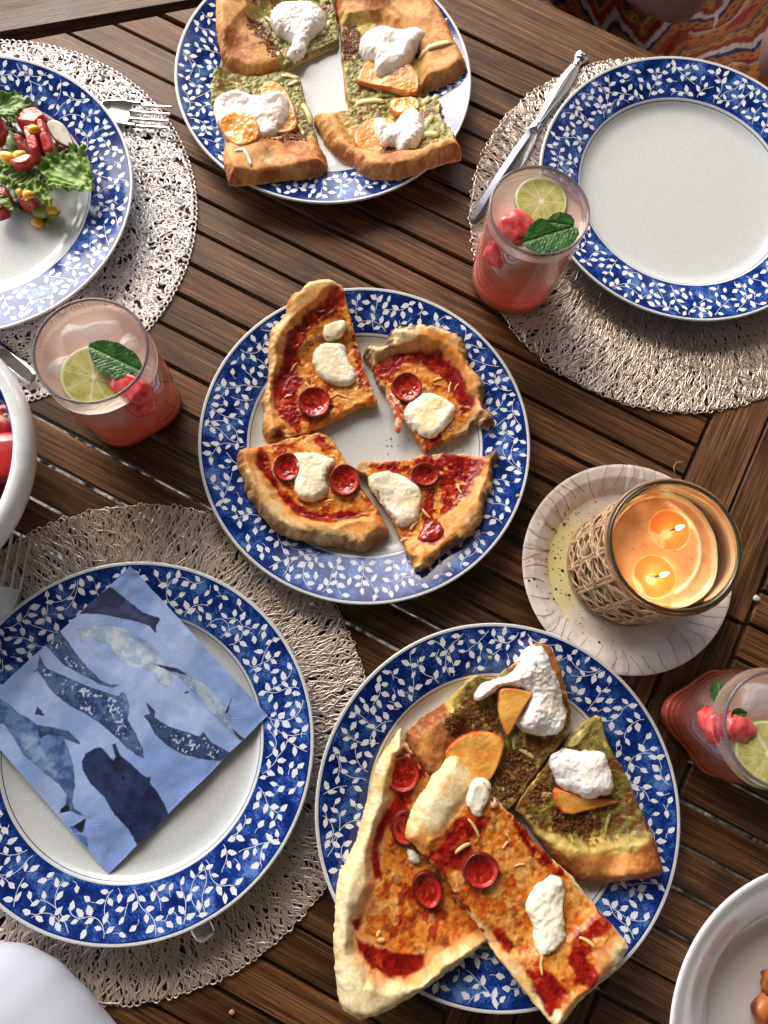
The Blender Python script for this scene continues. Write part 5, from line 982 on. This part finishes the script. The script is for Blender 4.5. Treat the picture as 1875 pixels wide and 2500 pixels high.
# --- glass beside the empty plate
gx,gy=.1434,.353
glass_drink('tall clear glass beside the empty plate',gx,gy,.003,.0390,.0372,.0985,.088,0,.012)
G1=Z(1120,380,4.608,.09)
lm=G1([(925,515)],.0925)[0]; tag(lime(None,lm[0],lm[1],.0925,.0208,3,(0,.05)),'lime wheel in the tall glass beside the empty plate','lime','lime wheels')
chunk(G1,625,850,.086,.0175,.0155,.014,41,.6,'watermelon chunk beside the mint in the tall glass'); chunk(G1,520,1010,.072,.016,.015,.016,42,1.2,'sunken watermelon chunk low against the wall of the tall glass')
me_=empty('mint_sprig',(*map(float,G1([(1030,880)],.097)[0]),.0965),'two leaf mint sprig floating in the tall glass','mint')
p=mint(G1,[(1000,745),(1030,690),(1100,652),(1200,652),(1270,690),(1300,760),(1290,790),(1220,800),(1120,820),(1040,820)],.0965,5,[(1300,790),(1020,750)]); setpar(p.o,me_)
p=mint(G1,[(720,975),(750,900),(800,800),(880,735),(980,735),(1080,830),(1200,800),(1310,800),(1350,850),(1330,940),(1250,1010),(1150,1060),(1080,1090),(960,1105),(850,1075),(770,1040)],.0975,6,[(1310,800),(740,970)],(.0,.08)); setpar(p.o,me_)
ice(gx-.012,gy-.017,.062,.018,3,'submerged ice cube low in the tall glass',.5); ice(gx+.014,gy-.012,.066,.016,4,'submerged ice cube on the right side of the tall glass',1.9)
# --- glass on the left
hx,hy=-.1849,.2325
glass_drink('short squarish glass at the left below the salad plate',hx,hy,.0006,.0409,.0415,.0967,.080,1,.011)
G2=Z(0,700,2.9625,.083)
lm=G2([(680,655)],.0825)[0]; tag(lime(None,lm[0],lm[1],.0825,.0235,7,(-.1,.08)),'lime wheel in the left glass under the mint leaf','lime','lime wheels')
chunk(G2,950,735,.079,.0165,.011,.010,43,-.5,'watermelon wedge beside the lime in the left glass'); chunk(G2,1000,820,.068,.012,.012,.012,44,.8,'sunken watermelon chunk seen through the left glass wall')
me_=empty('mint_leaf',(*map(float,G2([(840,540)],.088)[0]),.087),'single pointed mint leaf floating in the left glass','mint')
p=mint(G2,[(640,430),(700,402),(790,400),(900,432),(990,492),(1020,560),(1028,612),(960,662),(850,662),(760,632),(700,582),(660,505)],.088,9,[(1028,612),(650,440)],(-.05,.05)); setpar(p.o,me_)
for k,(a,b,z,s,l) in enumerate([(600,370,.078,.020,'long ice cube behind the lime in the left glass'),(780,330,.077,.017,'ice cube at the far wall of the left glass'),(380,610,.078,.013,'small ice cube at the left wall of the left glass'),(980,430,.078,.013,'small ice cube right of the mint in the left glass'),(1150,560,.062,.018,'ice cube seen through the right wall of the left glass'),(850,980,.045,.020,'lowest ice cube in the left glass')]):
    q=G2([(a,b)],z)[0]; v_=q-np.array([hx,hy]); q=np.array([hx,hy])+v_*min(1,(.037-s)/np.linalg.norm(v_)); ice(q[0],q[1],z,s,50+k,l,.4*k-.2,.45)
# --- glass cut off by the right edge
kx,ky=.2894,-.0291
glass_drink('short wavy glass cut off by the right edge below the candle',kx,ky,.0006,.0385,.0385,.0961,.082,1.3,.011)
G3=Z(1560,1550,4.914,.085)
lm=G3([(1545,1430)],.0845)[0]; tag(lime(None,lm[0],lm[1],.0845,.0225,11,(.1,0)),'lime wheel in the glass cut off by the right edge','lime','lime wheels')
chunk(G3,960,1080,.074,.014,.015,.012,45,.3,'big watermelon chunk seen through the right edge glass wall'); chunk(G3,1180,1110,.082,.009,.012,.008,46,1.,'watermelon piece beside the lime in the right edge glass')
me_=empty('mint_leaf',(*map(float,G3([(930,700)],.084)[0]),.083),'mint leaf pressed to the wall of the right edge glass','mint')
p=mint(G3,[(860,600),(920,545),(980,570),(1020,680),(1060,800),(1020,900),(960,880),(890,800),(850,700)],.082,13,[(950,560),(980,890)],(.0,.0)); setpar(p.o,me_)
p=mint(G3,[(1110,960),(1130,900),(1200,880),(1290,920),(1300,970),(1210,990),(1150,1000)],.087,14,[(1290,950),(1120,960)]); setpar(p.o,me_)
for k,(a,b,z,s,l) in enumerate([(1350,620,.080,.014,'ice cube at the upper wall of the right edge glass'),(1450,800,.083,.013,'clear ice cube above the lime in the right edge glass'),(740,850,.060,.013,'ice cube low in the right edge glass')]):
    q=G3([(a,b)],z)[0]; v_=q-np.array([kx,ky]); q=np.array([kx,ky])+v_*min(1,(.035-s)/np.linalg.norm(v_)); ice(q[0],q[1],z,s,70+k,l,.5*k,.5)
# ============================================================ paper plate + candle
cx_,cy_=.2272,.0942; ppx,ppy=.2252,.0922
pp=empty('paper_plate',(ppx,ppy,.0004),'crimped white paper plate with wax dust under the candle basket','paper plate')
rr=np.r_[np.linspace(0,.058,8),np.linspace(.060,.0858,26)]; tt=np.arange(288)/288*2*np.pi; V=[]
for r0 in rr:
    z=np.interp(r0,[0,.056,.062,.068,.076,.084,.0858],[.0012,.0012,.0028,.0075,.0125,.0142,.0138]); k=ss(.060,.068,np.array(r0)); ph=(tt/(2*np.pi)*44); fr=np.abs((ph+.12*np.sin(ph*5.1))%1-.5)*2
    cre=-np.clip((.10-fr)/.10,0,1)*.0008*k; V.append(np.stack([r0*np.cos(tt),r0*np.sin(tt),z+cre+.00008*k*np.sin(ph*2*np.pi)],1))
V=np.concatenate(V); n=len(rr); i=np.arange(n-1)[:,None]*288; j=np.arange(288)[None]; j2=(j+1)%288; F=np.stack([i+j,i+j2,i+288+j2,i+288+j],-1).reshape(-1,4)
rad=np.hypot(V[:,0],V[:,1]); ang=np.arctan2(V[:,1],V[:,0]); C=mixc(S(224,217,212),S(208,198,192),ss(-.4,.5,fbm(V[:,0],V[:,1],.012,3,4)))
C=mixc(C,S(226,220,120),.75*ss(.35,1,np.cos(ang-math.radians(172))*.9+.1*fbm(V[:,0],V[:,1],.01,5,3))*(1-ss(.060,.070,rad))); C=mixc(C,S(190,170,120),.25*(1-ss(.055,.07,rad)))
o=link('plate_disc',mk('plate_disc',V,F,True,C,np.full(len(V),.6)),M['print']); o.parent=pp
SV=[];SF=[]; 
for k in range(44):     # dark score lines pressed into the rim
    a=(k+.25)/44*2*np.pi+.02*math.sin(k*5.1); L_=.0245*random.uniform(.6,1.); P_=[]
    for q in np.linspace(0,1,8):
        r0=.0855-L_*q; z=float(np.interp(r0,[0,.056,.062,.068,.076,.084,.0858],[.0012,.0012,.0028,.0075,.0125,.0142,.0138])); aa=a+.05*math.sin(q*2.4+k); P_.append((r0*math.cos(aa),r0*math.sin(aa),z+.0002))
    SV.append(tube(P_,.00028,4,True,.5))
V,F=join(SV); o=link('crimp_lines',mk('crimp_lines',V,F,True),simple('crimp_line_brown',S(160,138,110),.7)); o.parent=pp; o['kind']='stuff'
SV=[]; r_=random.Random(4); PB2,PF2=blob(1,1,.5,4,.3,1)
for k in range(130):
    a=math.radians(172)+r_.gauss(0,.75); r0=r_.uniform(.050,.066) if r_.random()<.75 else r_.uniform(.05,.083); z=float(np.interp(r0,[0,.056,.062,.068,.076,.084,.0858],[.0012,.0012,.0028,.0075,.0125,.0142,.0138]))
    s=r_.uniform(.0003,.0007)*(2.2 if r_.random()<.06 else 1); SV.append((PB2*s+np.array([r0*math.cos(a),r0*math.sin(a),z+.0002]),PF2))
V,F=join(SV); o=link('dust_specks',mk('dust_specks',V,F,True),simple('dark_specks',S(52,38,26),.8)); o.parent=pp; o['kind']='stuff'
cn=empty('candle',(cx_,cy_,.0018),'two wick candle burning in a glass tumbler wrapped in woven cane','candle','' or None)
HC=.0982; RC=.0448
m=glassmat('smoky_glass',(.86,.85,.80),.8,.05)
for nme,R_ in (('tumbler',RC),('tumbler_inside',RC-.0018)):
    V,F=lathe([(R_,z) for z in np.linspace(.001,HC,6)],96); o=link(nme,mk(nme,V,F,True),m); o.parent=cn
P_=[((RC+.0008)*math.cos(a),(RC+.0008)*math.sin(a),HC) for a in np.linspace(0,2*np.pi,98)]; V,F=tube(P_,.0015,8,False); o=link('glass_rim',mk('glass_rim',V,F,True),semi('olive_glass_rim',S(56,52,36),.85,.08,.8)); o.parent=cn
# wax, shrunk away from the glass on one side
WR=.0425; WZ=.080
ZC=Z(1300,1130,3.0164,WZ+.0018)
w1=ZC([(1012,495)])[0]-np.array([cx_,cy_]); w2=ZC([(898,838)])[0]-np.array([cx_,cy_])
R1=.0147; R2=.0152
t=np.arange(160)/160*2*np.pi; V=[];C=[]
out=WR*(1-.10*np.exp(-((np.mod(t-math.radians(5)+np.pi,2*np.pi)-np.pi)/.75)**2)+.010*np.sin(7*t)*np.exp(-((np.mod(t+np.pi,2*np.pi)-np.pi)/1.1)**2))
rows=np.linspace(.0,1,60)
for q in rows:
    X=out*q*np.cos(t);Y=out*q*np.sin(t); d1=np.hypot(X-w1[0],Y-w1[1]);d2=np.hypot(X-w2[0],Y-w2[1])
    pool=np.maximum(1-ss(R1*.95,R1*1.03,d1),1-ss(R2*.95,R2*1.03,d2)); ridge=np.exp(-((np.hypot(X+.010,Y-.002)-.0365)/.0016)**2)*(X>.004)
    z=WZ-.0011*pool+.0013*ridge+.0004*fbm(X,Y,.008,3,3)*(1-pool)+.0016*(q>.93)
    c=mixc(S(226,174,124),S(214,154,102),ss(-.4,.5,fbm(X,Y,.012,4,3))); c=mixc(c,S(240,222,196),.7*ridge+.5*ss(.8,1,np.full(len(t),q))*(X>0)); c=mixc(c,S(230,150,76),pool*.6)
    V.append(np.stack([X,Y,z],1)); C.append(c)
for zz in (WZ-.004,.03,.002): V.append(np.stack([out*np.cos(t),out*np.sin(t),np.full(160,zz)],1)); C.append(np.tile(S(226,200,160),(160,1)))
V=np.concatenate(V);C=np.concatenate(C); n=len(V)//160; i=np.arange(n-1)[:,None]*160; j=np.arange(160)[None]; j2=(j+1)%160; F=np.stack([i+j,i+j2,i+160+j2,i+160+j],-1).reshape(-1,4)
wax=vcol('warm_wax',sss=.6,bs=300,bd=.0002,bst=.3,rad=(.02,.008,.003)); o=link('wax',mk('wax',V,F,True,C,np.full(len(V),.25)),wax); o.parent=cn
wx_=o
m,nt,b=nm('melted_wax_pool'); b.inputs['Base Color'].default_value=(*S(236,140,70),1); b.inputs['Roughness'].default_value=.06; b.inputs['Subsurface Weight'].default_value=.6; b.inputs['Subsurface Radius'].default_value=(.02,.008,.002); b.inputs['Subsurface Scale'].default_value=1; b.inputs['Alpha'].default_value=.38
em,nte,be=nm('flame'); be.inputs['Base Color'].default_value=(1,.6,.1,1); be.inputs['Emission Color'].default_value=(1,.62,.12,1); be.inputs['Emission Strength'].default_value=9
em2,_n2,be2=nm('flame_core'); be2.inputs['Emission Color'].default_value=(1,.86,.42,1); be2.inputs['Emission Strength'].default_value=4
for (w0,R_,pw_) in ((w1,R1,.005),(w2,R2,.010)):
    V,F=lathe([(.0001,WZ-.0004),(R_*.5,WZ-.0004),(R_*.96,WZ-.0004),(R_,WZ-.0001)],64); o=link('melt_pool',mk('melt_pool',V,F,True),m,None,(w0[0],w0[1],0)); o.parent=cn
    V,F=tube([(0,0,WZ-.001),(.0002,0,WZ+.002),(.0009,.0002,WZ+.0045)],.0006,6); wk=link('wick',mk('wick',V,F,True),simple('charred_wick',S(30,22,18),.9),None,(w0[0]+.0012,w0[1],0)); wk.parent=cn
    V,F=lathe([(.0001,0),(.0012,.0008),(.0017,.0022),(.0015,.004),(.0008,.0062),(.0001,.008)],20); fl=link('flame',mk('flame',V,F,True),em2,None,(.0016,.0002,WZ+.0035)); fl.rotation_euler=(0,.5,.3); fl.parent=wk
    ld=bpy.data.lights.new('candle_light','POINT'); ld.energy=pw_; ld.color=(1,.55,.25); ld.shadow_soft_size=.004; lo=bpy.data.objects.new('candle_light',ld); COL.objects.link(lo); lo.location=(w0[0]+.003,w0[1],WZ+.012); lo.parent=cn
SV=[]; r_=random.Random(8)
for k in range(46):
    a=r_.uniform(0,6.28); r0=r_.uniform(0,.036) if k<30 else r_.gauss(0,.004); ox,oy=(0,0) if k<30 else w2; s=r_.uniform(.0002,.0005)*(1 if k else 3); SV.append((PB2*s+np.array([ox+r0*math.cos(a),oy+r0*math.sin(a),WZ+.0006]),PF2))
V,F=join(SV); o=link('soot_specks',mk('soot_specks',V,F,True),simple('soot',S(60,32,18),.8)); o.parent=cn; o['kind']='stuff'
# woven cane sleeve
bk=empty('cane_basket',(cx_,cy_,.0018),'woven split cane sleeve around the burning candle glass','basket')
cm_=vcol('split_cane',bs=900,bd=.0002,bst=.4)
def strand(name,P_,w_,fl,seed,col=S(184,150,116)):
    V,F=tube(P_,w_,6,True,fl); V=np.asarray(V); nn=fbm(V[:,0]*3+V[:,2],V[:,1]*3-V[:,2],.012,seed,3); c=col*(1+.22*nn[:,None])
    o=link(name,mk(name,V,F,True,c,np.full(len(V),.42)),cm_); o.parent=bk
def radial_tube(P_,w_,th_):     # flat strip hugging the cylinder
    P_=np.asarray(P_); n=len(P_); T=np.gradient(P_,axis=0); T/=np.linalg.norm(T,axis=1)[:,None]+1e-12; O=P_*np.array([1,1,0]); O/=np.linalg.norm(O,axis=1)[:,None]; B=np.cross(T,O); B/=np.linalg.norm(B,axis=1)[:,None]+1e-12
    V=np.stack([P_+B*w_+O*0,P_+B*w_*.6+O*th_,P_-B*w_*.6+O*th_,P_-B*w_,],1).reshape(-1,3); i=np.arange(n-1)[:,None]*4; j=np.arange(4)[None]; j2=(j+1)%4; F=np.stack([i+j,i+j2,i+4+j2,i+4+j],-1).reshape(-1,4); return V,F
def cane(P_,w_,seed,col=S(186,152,118)):
    V,F=radial_tube(P_,w_,.0007); nn=fbm(V[:,0]*4+V[:,2],V[:,1]*4-V[:,2],.012,seed,3); c=col*(1+.25*nn[:,None]); o=link('cane_strip',mk('cane_strip',V,F,True,c,np.full(len(V),.42)),cm_); o.parent=bk
rb=.0459; na=150; ta=np.linspace(0,2*np.pi,na); rg=random.Random(3)
for k in range(9):
    zc=.008+k*.0103
    for s_,ph in ((1,0),(-1,.5)):
        ns=11; wv=np.sin(ta*ns+s_*k*2.1+ph); z=zc+s_*.0042*wv+.0006*np.sin(ta*3+k); R_=rb+.0009+.0006*np.cos(ta*ns*2+k+ph*3)*s_
        cane(np.stack([R_*np.cos(ta),R_*np.sin(ta),z],1),.00125*rg.uniform(.8,1.1),k*2+s_,S(190,156,122)*rg.uniform(.85,1.08))
for k in range(14):
    a=k/14*2*np.pi+rg.uniform(-.05,.05); z=np.linspace(.003,.0935,30)
    for s_ in(-1,1):
        aa=a+s_*(.026+.004*math.sin(k)); R_=rb+.0011+.0007*np.sin(z/.0103*np.pi+k); cane(np.stack([R_*np.cos(aa+0*z),R_*np.sin(aa+0*z),z],1),.0014,100+k*2+s_,S(176,142,108)*rg.uniform(.85,1.1))
for k in range(7):     # slanting strands crossing the weave
    for s_ in(-1,1):
        a0=k/7*2*np.pi+.2; z=np.linspace(.003,.094,40); aa=a0+s_*(z/.095)*1.35; R_=rb+.0006+.0006*np.sin(z/.0103*2*np.pi+k); cane(np.stack([R_*np.cos(aa),R_*np.sin(aa),z],1),.00075,200+k*2+s_,S(168,134,98)*rg.uniform(.85,1.1))
for z in (.0025,.0945): 
    for dz in (-.0008,.0010): P_=[((rb+.0016+dz*.3)*math.cos(a),(rb+.0016+dz*.3)*math.sin(a),z+dz+.0005*math.sin(9*a)) for a in np.linspace(0,2*np.pi,100)]; strand('hoop',P_,.0014,.8,300+int(z*1e4),S(150,116,84))
# ============================================================ people
# seated guest beyond the far edge: patterned dress over the lap, forearm resting on it
pe=None
def uv3(u,v_,z): q=uv(u,v_); return (float(q[0]),float(q[1]),z)
skin=simple('skin',S(140,104,102),.5,sss=.15)
def skinned(name,verts,edges,radii,mat,sub=2,parent=None):
    me=bpy.data.meshes.new(name); me.from_pydata([tuple(v) for v in verts],edges,[]); o=bpy.data.objects.new(name,me); COL.objects.link(o)
    sm=o.modifiers.new('s','SKIN'); sl=me.skin_vertices[0].data
    for i,r_ in enumerate(radii): sl[i].radius=(r_ if isinstance(r_,tuple) else (r_,r_)); sl[i].use_root=(i==0)
    ss_=o.modifiers.new('b','SUBSURF'); ss_.levels=sub; ss_.render_levels=sub
    dg=bpy.context.evaluated_depsgraph_get(); m2=bpy.data.meshes.new_from_object(o.evaluated_get(dg)); bpy.data.objects.remove(o)
    for p_ in m2.polygons: p_.use_smooth=True
    m2.materials.clear(); m2.materials.append(mat); o=bpy.data.objects.new(name,m2); COL.objects.link(o)
    if parent: o.parent=parent
    return o
u0=-.04
B=[(u0,1.14,-.22),(u0,1.16,-.05),(u0,1.17,.12),(u0,1.18,.30),(u0,1.17,.42),(u0,1.15,.50),(u0,1.13,.60),  # pelvis, belly, chest, shoulders, neck, head
   (u0-.10,1.10,-.23),(u0-.13,.80,-.21),(u0-.13,.62,-.24),(u0-.12,.58,-.62),  # right leg
   (u0+.10,1.10,-.23),(u0+.14,.80,-.21),(u0+.15,.62,-.24),(u0+.14,.58,-.62),
   (u0-.18,1.17,.28),(u0-.22,1.02,.03),(u0-.15,.845,-.050),(u0+.05,.822,-.062),
   (u0+.18,1.17,.28),(u0+.27,1.02,.02),(u0+.19,.84,-.06),(u0+.12,.815,-.075)]
E_=[(0,1),(1,2),(2,3),(3,4),(4,5),(5,6),(0,7),(7,8),(8,9),(9,10),(0,11),(11,12),(12,13),(13,14),(3,15),(15,16),(16,17),(17,18),(3,19),(19,20),(20,21),(21,22)]
Rr=[.13,.11,.12,.12,.05,.07,.095,.085,.075,.06,.04,.085,.075,.06,.04,.05,.040,.040,.036,.05,.042,.040,.032]
body=skinned('person',[uv3(*q) for q in B],E_,Rr,skin); tag(body,'seated guest in a dress of orange, red and navy zigzags at the top right','person')
# the dress lap: a draped sheet over both thighs
def lapz(u,v_):
    t1=np.exp(-((u-(u0-.13))/.085)**2);t2=np.exp(-((u-(u0+.14))/.085)**2); z=-.235+.115*np.maximum(t1,t2)+.05*ss(.8,1.1,v_); z=z-.10*ss(.12,.26,np.abs(u-u0)-.16)
    return z+.010*fbm(u*1.3+v_*.3,v_*.25,.05,5,3)+.004*fbm(u,v_*.4,.018,8,2)
PAL=[S(214,134,56),S(224,196,170),S(150,40,34),S(200,116,50),S(40,42,96),S(228,210,206),S(168,54,36),S(206,138,62),S(84,86,92),S(196,104,44)]
W_=[.014,.004,.006,.013,.007,.009,.010,.012,.004,.010]; CW=np.cumsum(W_)
us_=np.arange(-.50,.42,.0022); vs_=np.arange(.672,1.12,.0022); U,Vv=np.meshgrid(us_,vs_)
zz=lapz(U,Vv); q=U[...,None]*DU+Vv[...,None]*DN
a=math.radians(38); uu=U*math.cos(a)+Vv*math.sin(a)+(.004)*fbm(U,Vv,.06,3,2); v2=-U*math.sin(a)+Vv*math.cos(a)+.004*fbm(U,Vv,.05,4,2)
tri=np.abs((uu/.075)%1-.5)*2; s_=(v2+tri*.030+.002*fbm(U,Vv,.006,5,2)); sp=s_%CW[-1]; col=np.zeros(U.shape+(3,))
for i,c in enumerate(PAL): 
    lo=CW[i]-W_[i]; m_=ss(lo-.0006,lo+.0006,sp)*(1-ss(CW[i]-.0006,CW[i]+.0006,sp)); col+=c*m_[...,None]
for b_,wd in ((CW[0]-.007,.0022),(CW[3]-.0065,.0022),(CW[7]-.006,.0020)):
    dots=(1-ss(.6,1.,np.hypot((sp-b_)/wd,(((uu/.0075)%1)-.5)/.26))); col=col*(1-dots[...,None])+S(34,24,30)*dots[...,None]
blk=fbm(U,Vv,.09,12,2); col=mixc(col,S(44,40,84),ss(.35,.4,blk)*ss(CW[6],CW[7],sp)); col=mixc(col,S(170,40,32),ss(.3,.35,-blk)*(sp<CW[2]))
col=col*(.9+.1*fbm(U,Vv,.003,5,2)[...,None])
nU=U.shape[1]; V=np.concatenate([q,zz[...,None]],-1).reshape(-1,3); i=(np.arange(U.shape[0]-1)[:,None]*nU+np.arange(nU-1)[None]).ravel(); F=np.stack([i,i+1,i+nU+1,i+nU],1)
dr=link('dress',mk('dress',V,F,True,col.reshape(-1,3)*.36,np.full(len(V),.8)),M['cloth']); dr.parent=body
# near guest: white sleeve at the lower left
sp_=[at(-140,2620,.05),at(60,2470,.07)]
A_=np.array([*at(-260,2330,.07),.05]);Bq=np.array([*at(60,2520,.06),.045])
slv=empty('person',(float(Bq[0]),float(Bq[1]),.002),'guest in a plain white top leaning in at the lower left corner','person')
pts=[np.array([*at(a,b,.05),z]) for a,b,z in ((-420,2900,.10),(-250,2760,.09),(-90,2660,.075),(20,2600,.062),(110,2620,.05))]
V,F=blob(1,1,1,5,.0,5); V=np.array(V); cA=np.array([*at(-212,2765,.03),.03]); V=V*np.array([.135,.112,.060])+cA; ph=V-cA
fold=.0045*fbm(V[:,0]*.35+V[:,1]*.9,(V[:,1]*.35-V[:,0]*.9)*.3,.035,3,2)+.0005*fbm(V[:,0]-V[:,1],(V[:,1]+V[:,0])*.3,.012,6,2); V=V*1; V+=ph/np.linalg.norm(ph,axis=1)[:,None]*fold[:,None]*2
o=colored('white_sleeve',V,F,S(194,198,212),.8,M['cloth'],slv,3,var=.015,sc=.03)
# small things on the table
def bit(name,lab,cat,px,py,z,s,c,seed,fl=.3): q=at(px,py,z); V,F=blob(s,s*.85,s*fl,seed,.2,2); tag(colored(name,V,F,c,.4,M['leaf'],None,seed,loc=(q[0],q[1],z)),lab,cat)
bit('leaf_scrap','pale green round scrap on the table right of the candle','scrap',1847,1461,.0012,.0030,S(190,206,176),4)
bit('pizza_crumb','pale crumb on the right rim of the middle plate','crumb',1264,1210,.0215,.0016,S(222,184,130),5,.7)
bit('pesto_crumb','green pesto crumb on the upper rim of the crowded plate','crumb',1197,1606,.0225,.0018,S(150,140,60),6,.6)
bit('bread_crumb','bread crumb on the bare table below the whale napkin plate','crumb',566,2472,.0014,.0022,S(190,150,110),7,.6)
r_=random.Random(5)
SV=[]
for (px,py) in [(1040,1010),(1110,1060),(1000,1065),(905,1080),(1128,1012)]:
    pass
for k in range(60):
    a=Z4([(r_.uniform(1140,1340),r_.uniform(770,870))] if k<45 else [(r_.uniform(850,1100),r_.uniform(650,900))],.0075)[0]; s=r_.uniform(.0003,.0008); SV.append((PB2*s+np.array([a[0],a[1],.0068]),PF2))
V,F=join(SV); tag(link('pizza_crumbs',mk('pizza_crumbs',V,F,True),simple('burnt_crumbs',S(92,52,28),.8)),'scattered burnt crumbs on the white middle of the pizza plate','crumbs',kind='stuff')
# water drops / hair-thin fibre on the wood
P_=[]; 
for a,b in [(1648,1165),(1645,1140),(1652,1128),(1668,1127)]: q=at(a,b,.001); P_.append((q[0],q[1],.001))
V,F=tube(P_,.0003,4); tag(link('fibre',mk('fibre',V,F,True),simple('straw_fibre',S(200,160,100),.6)),'thin curled straw fibre on the slats above the paper plate','fibre')
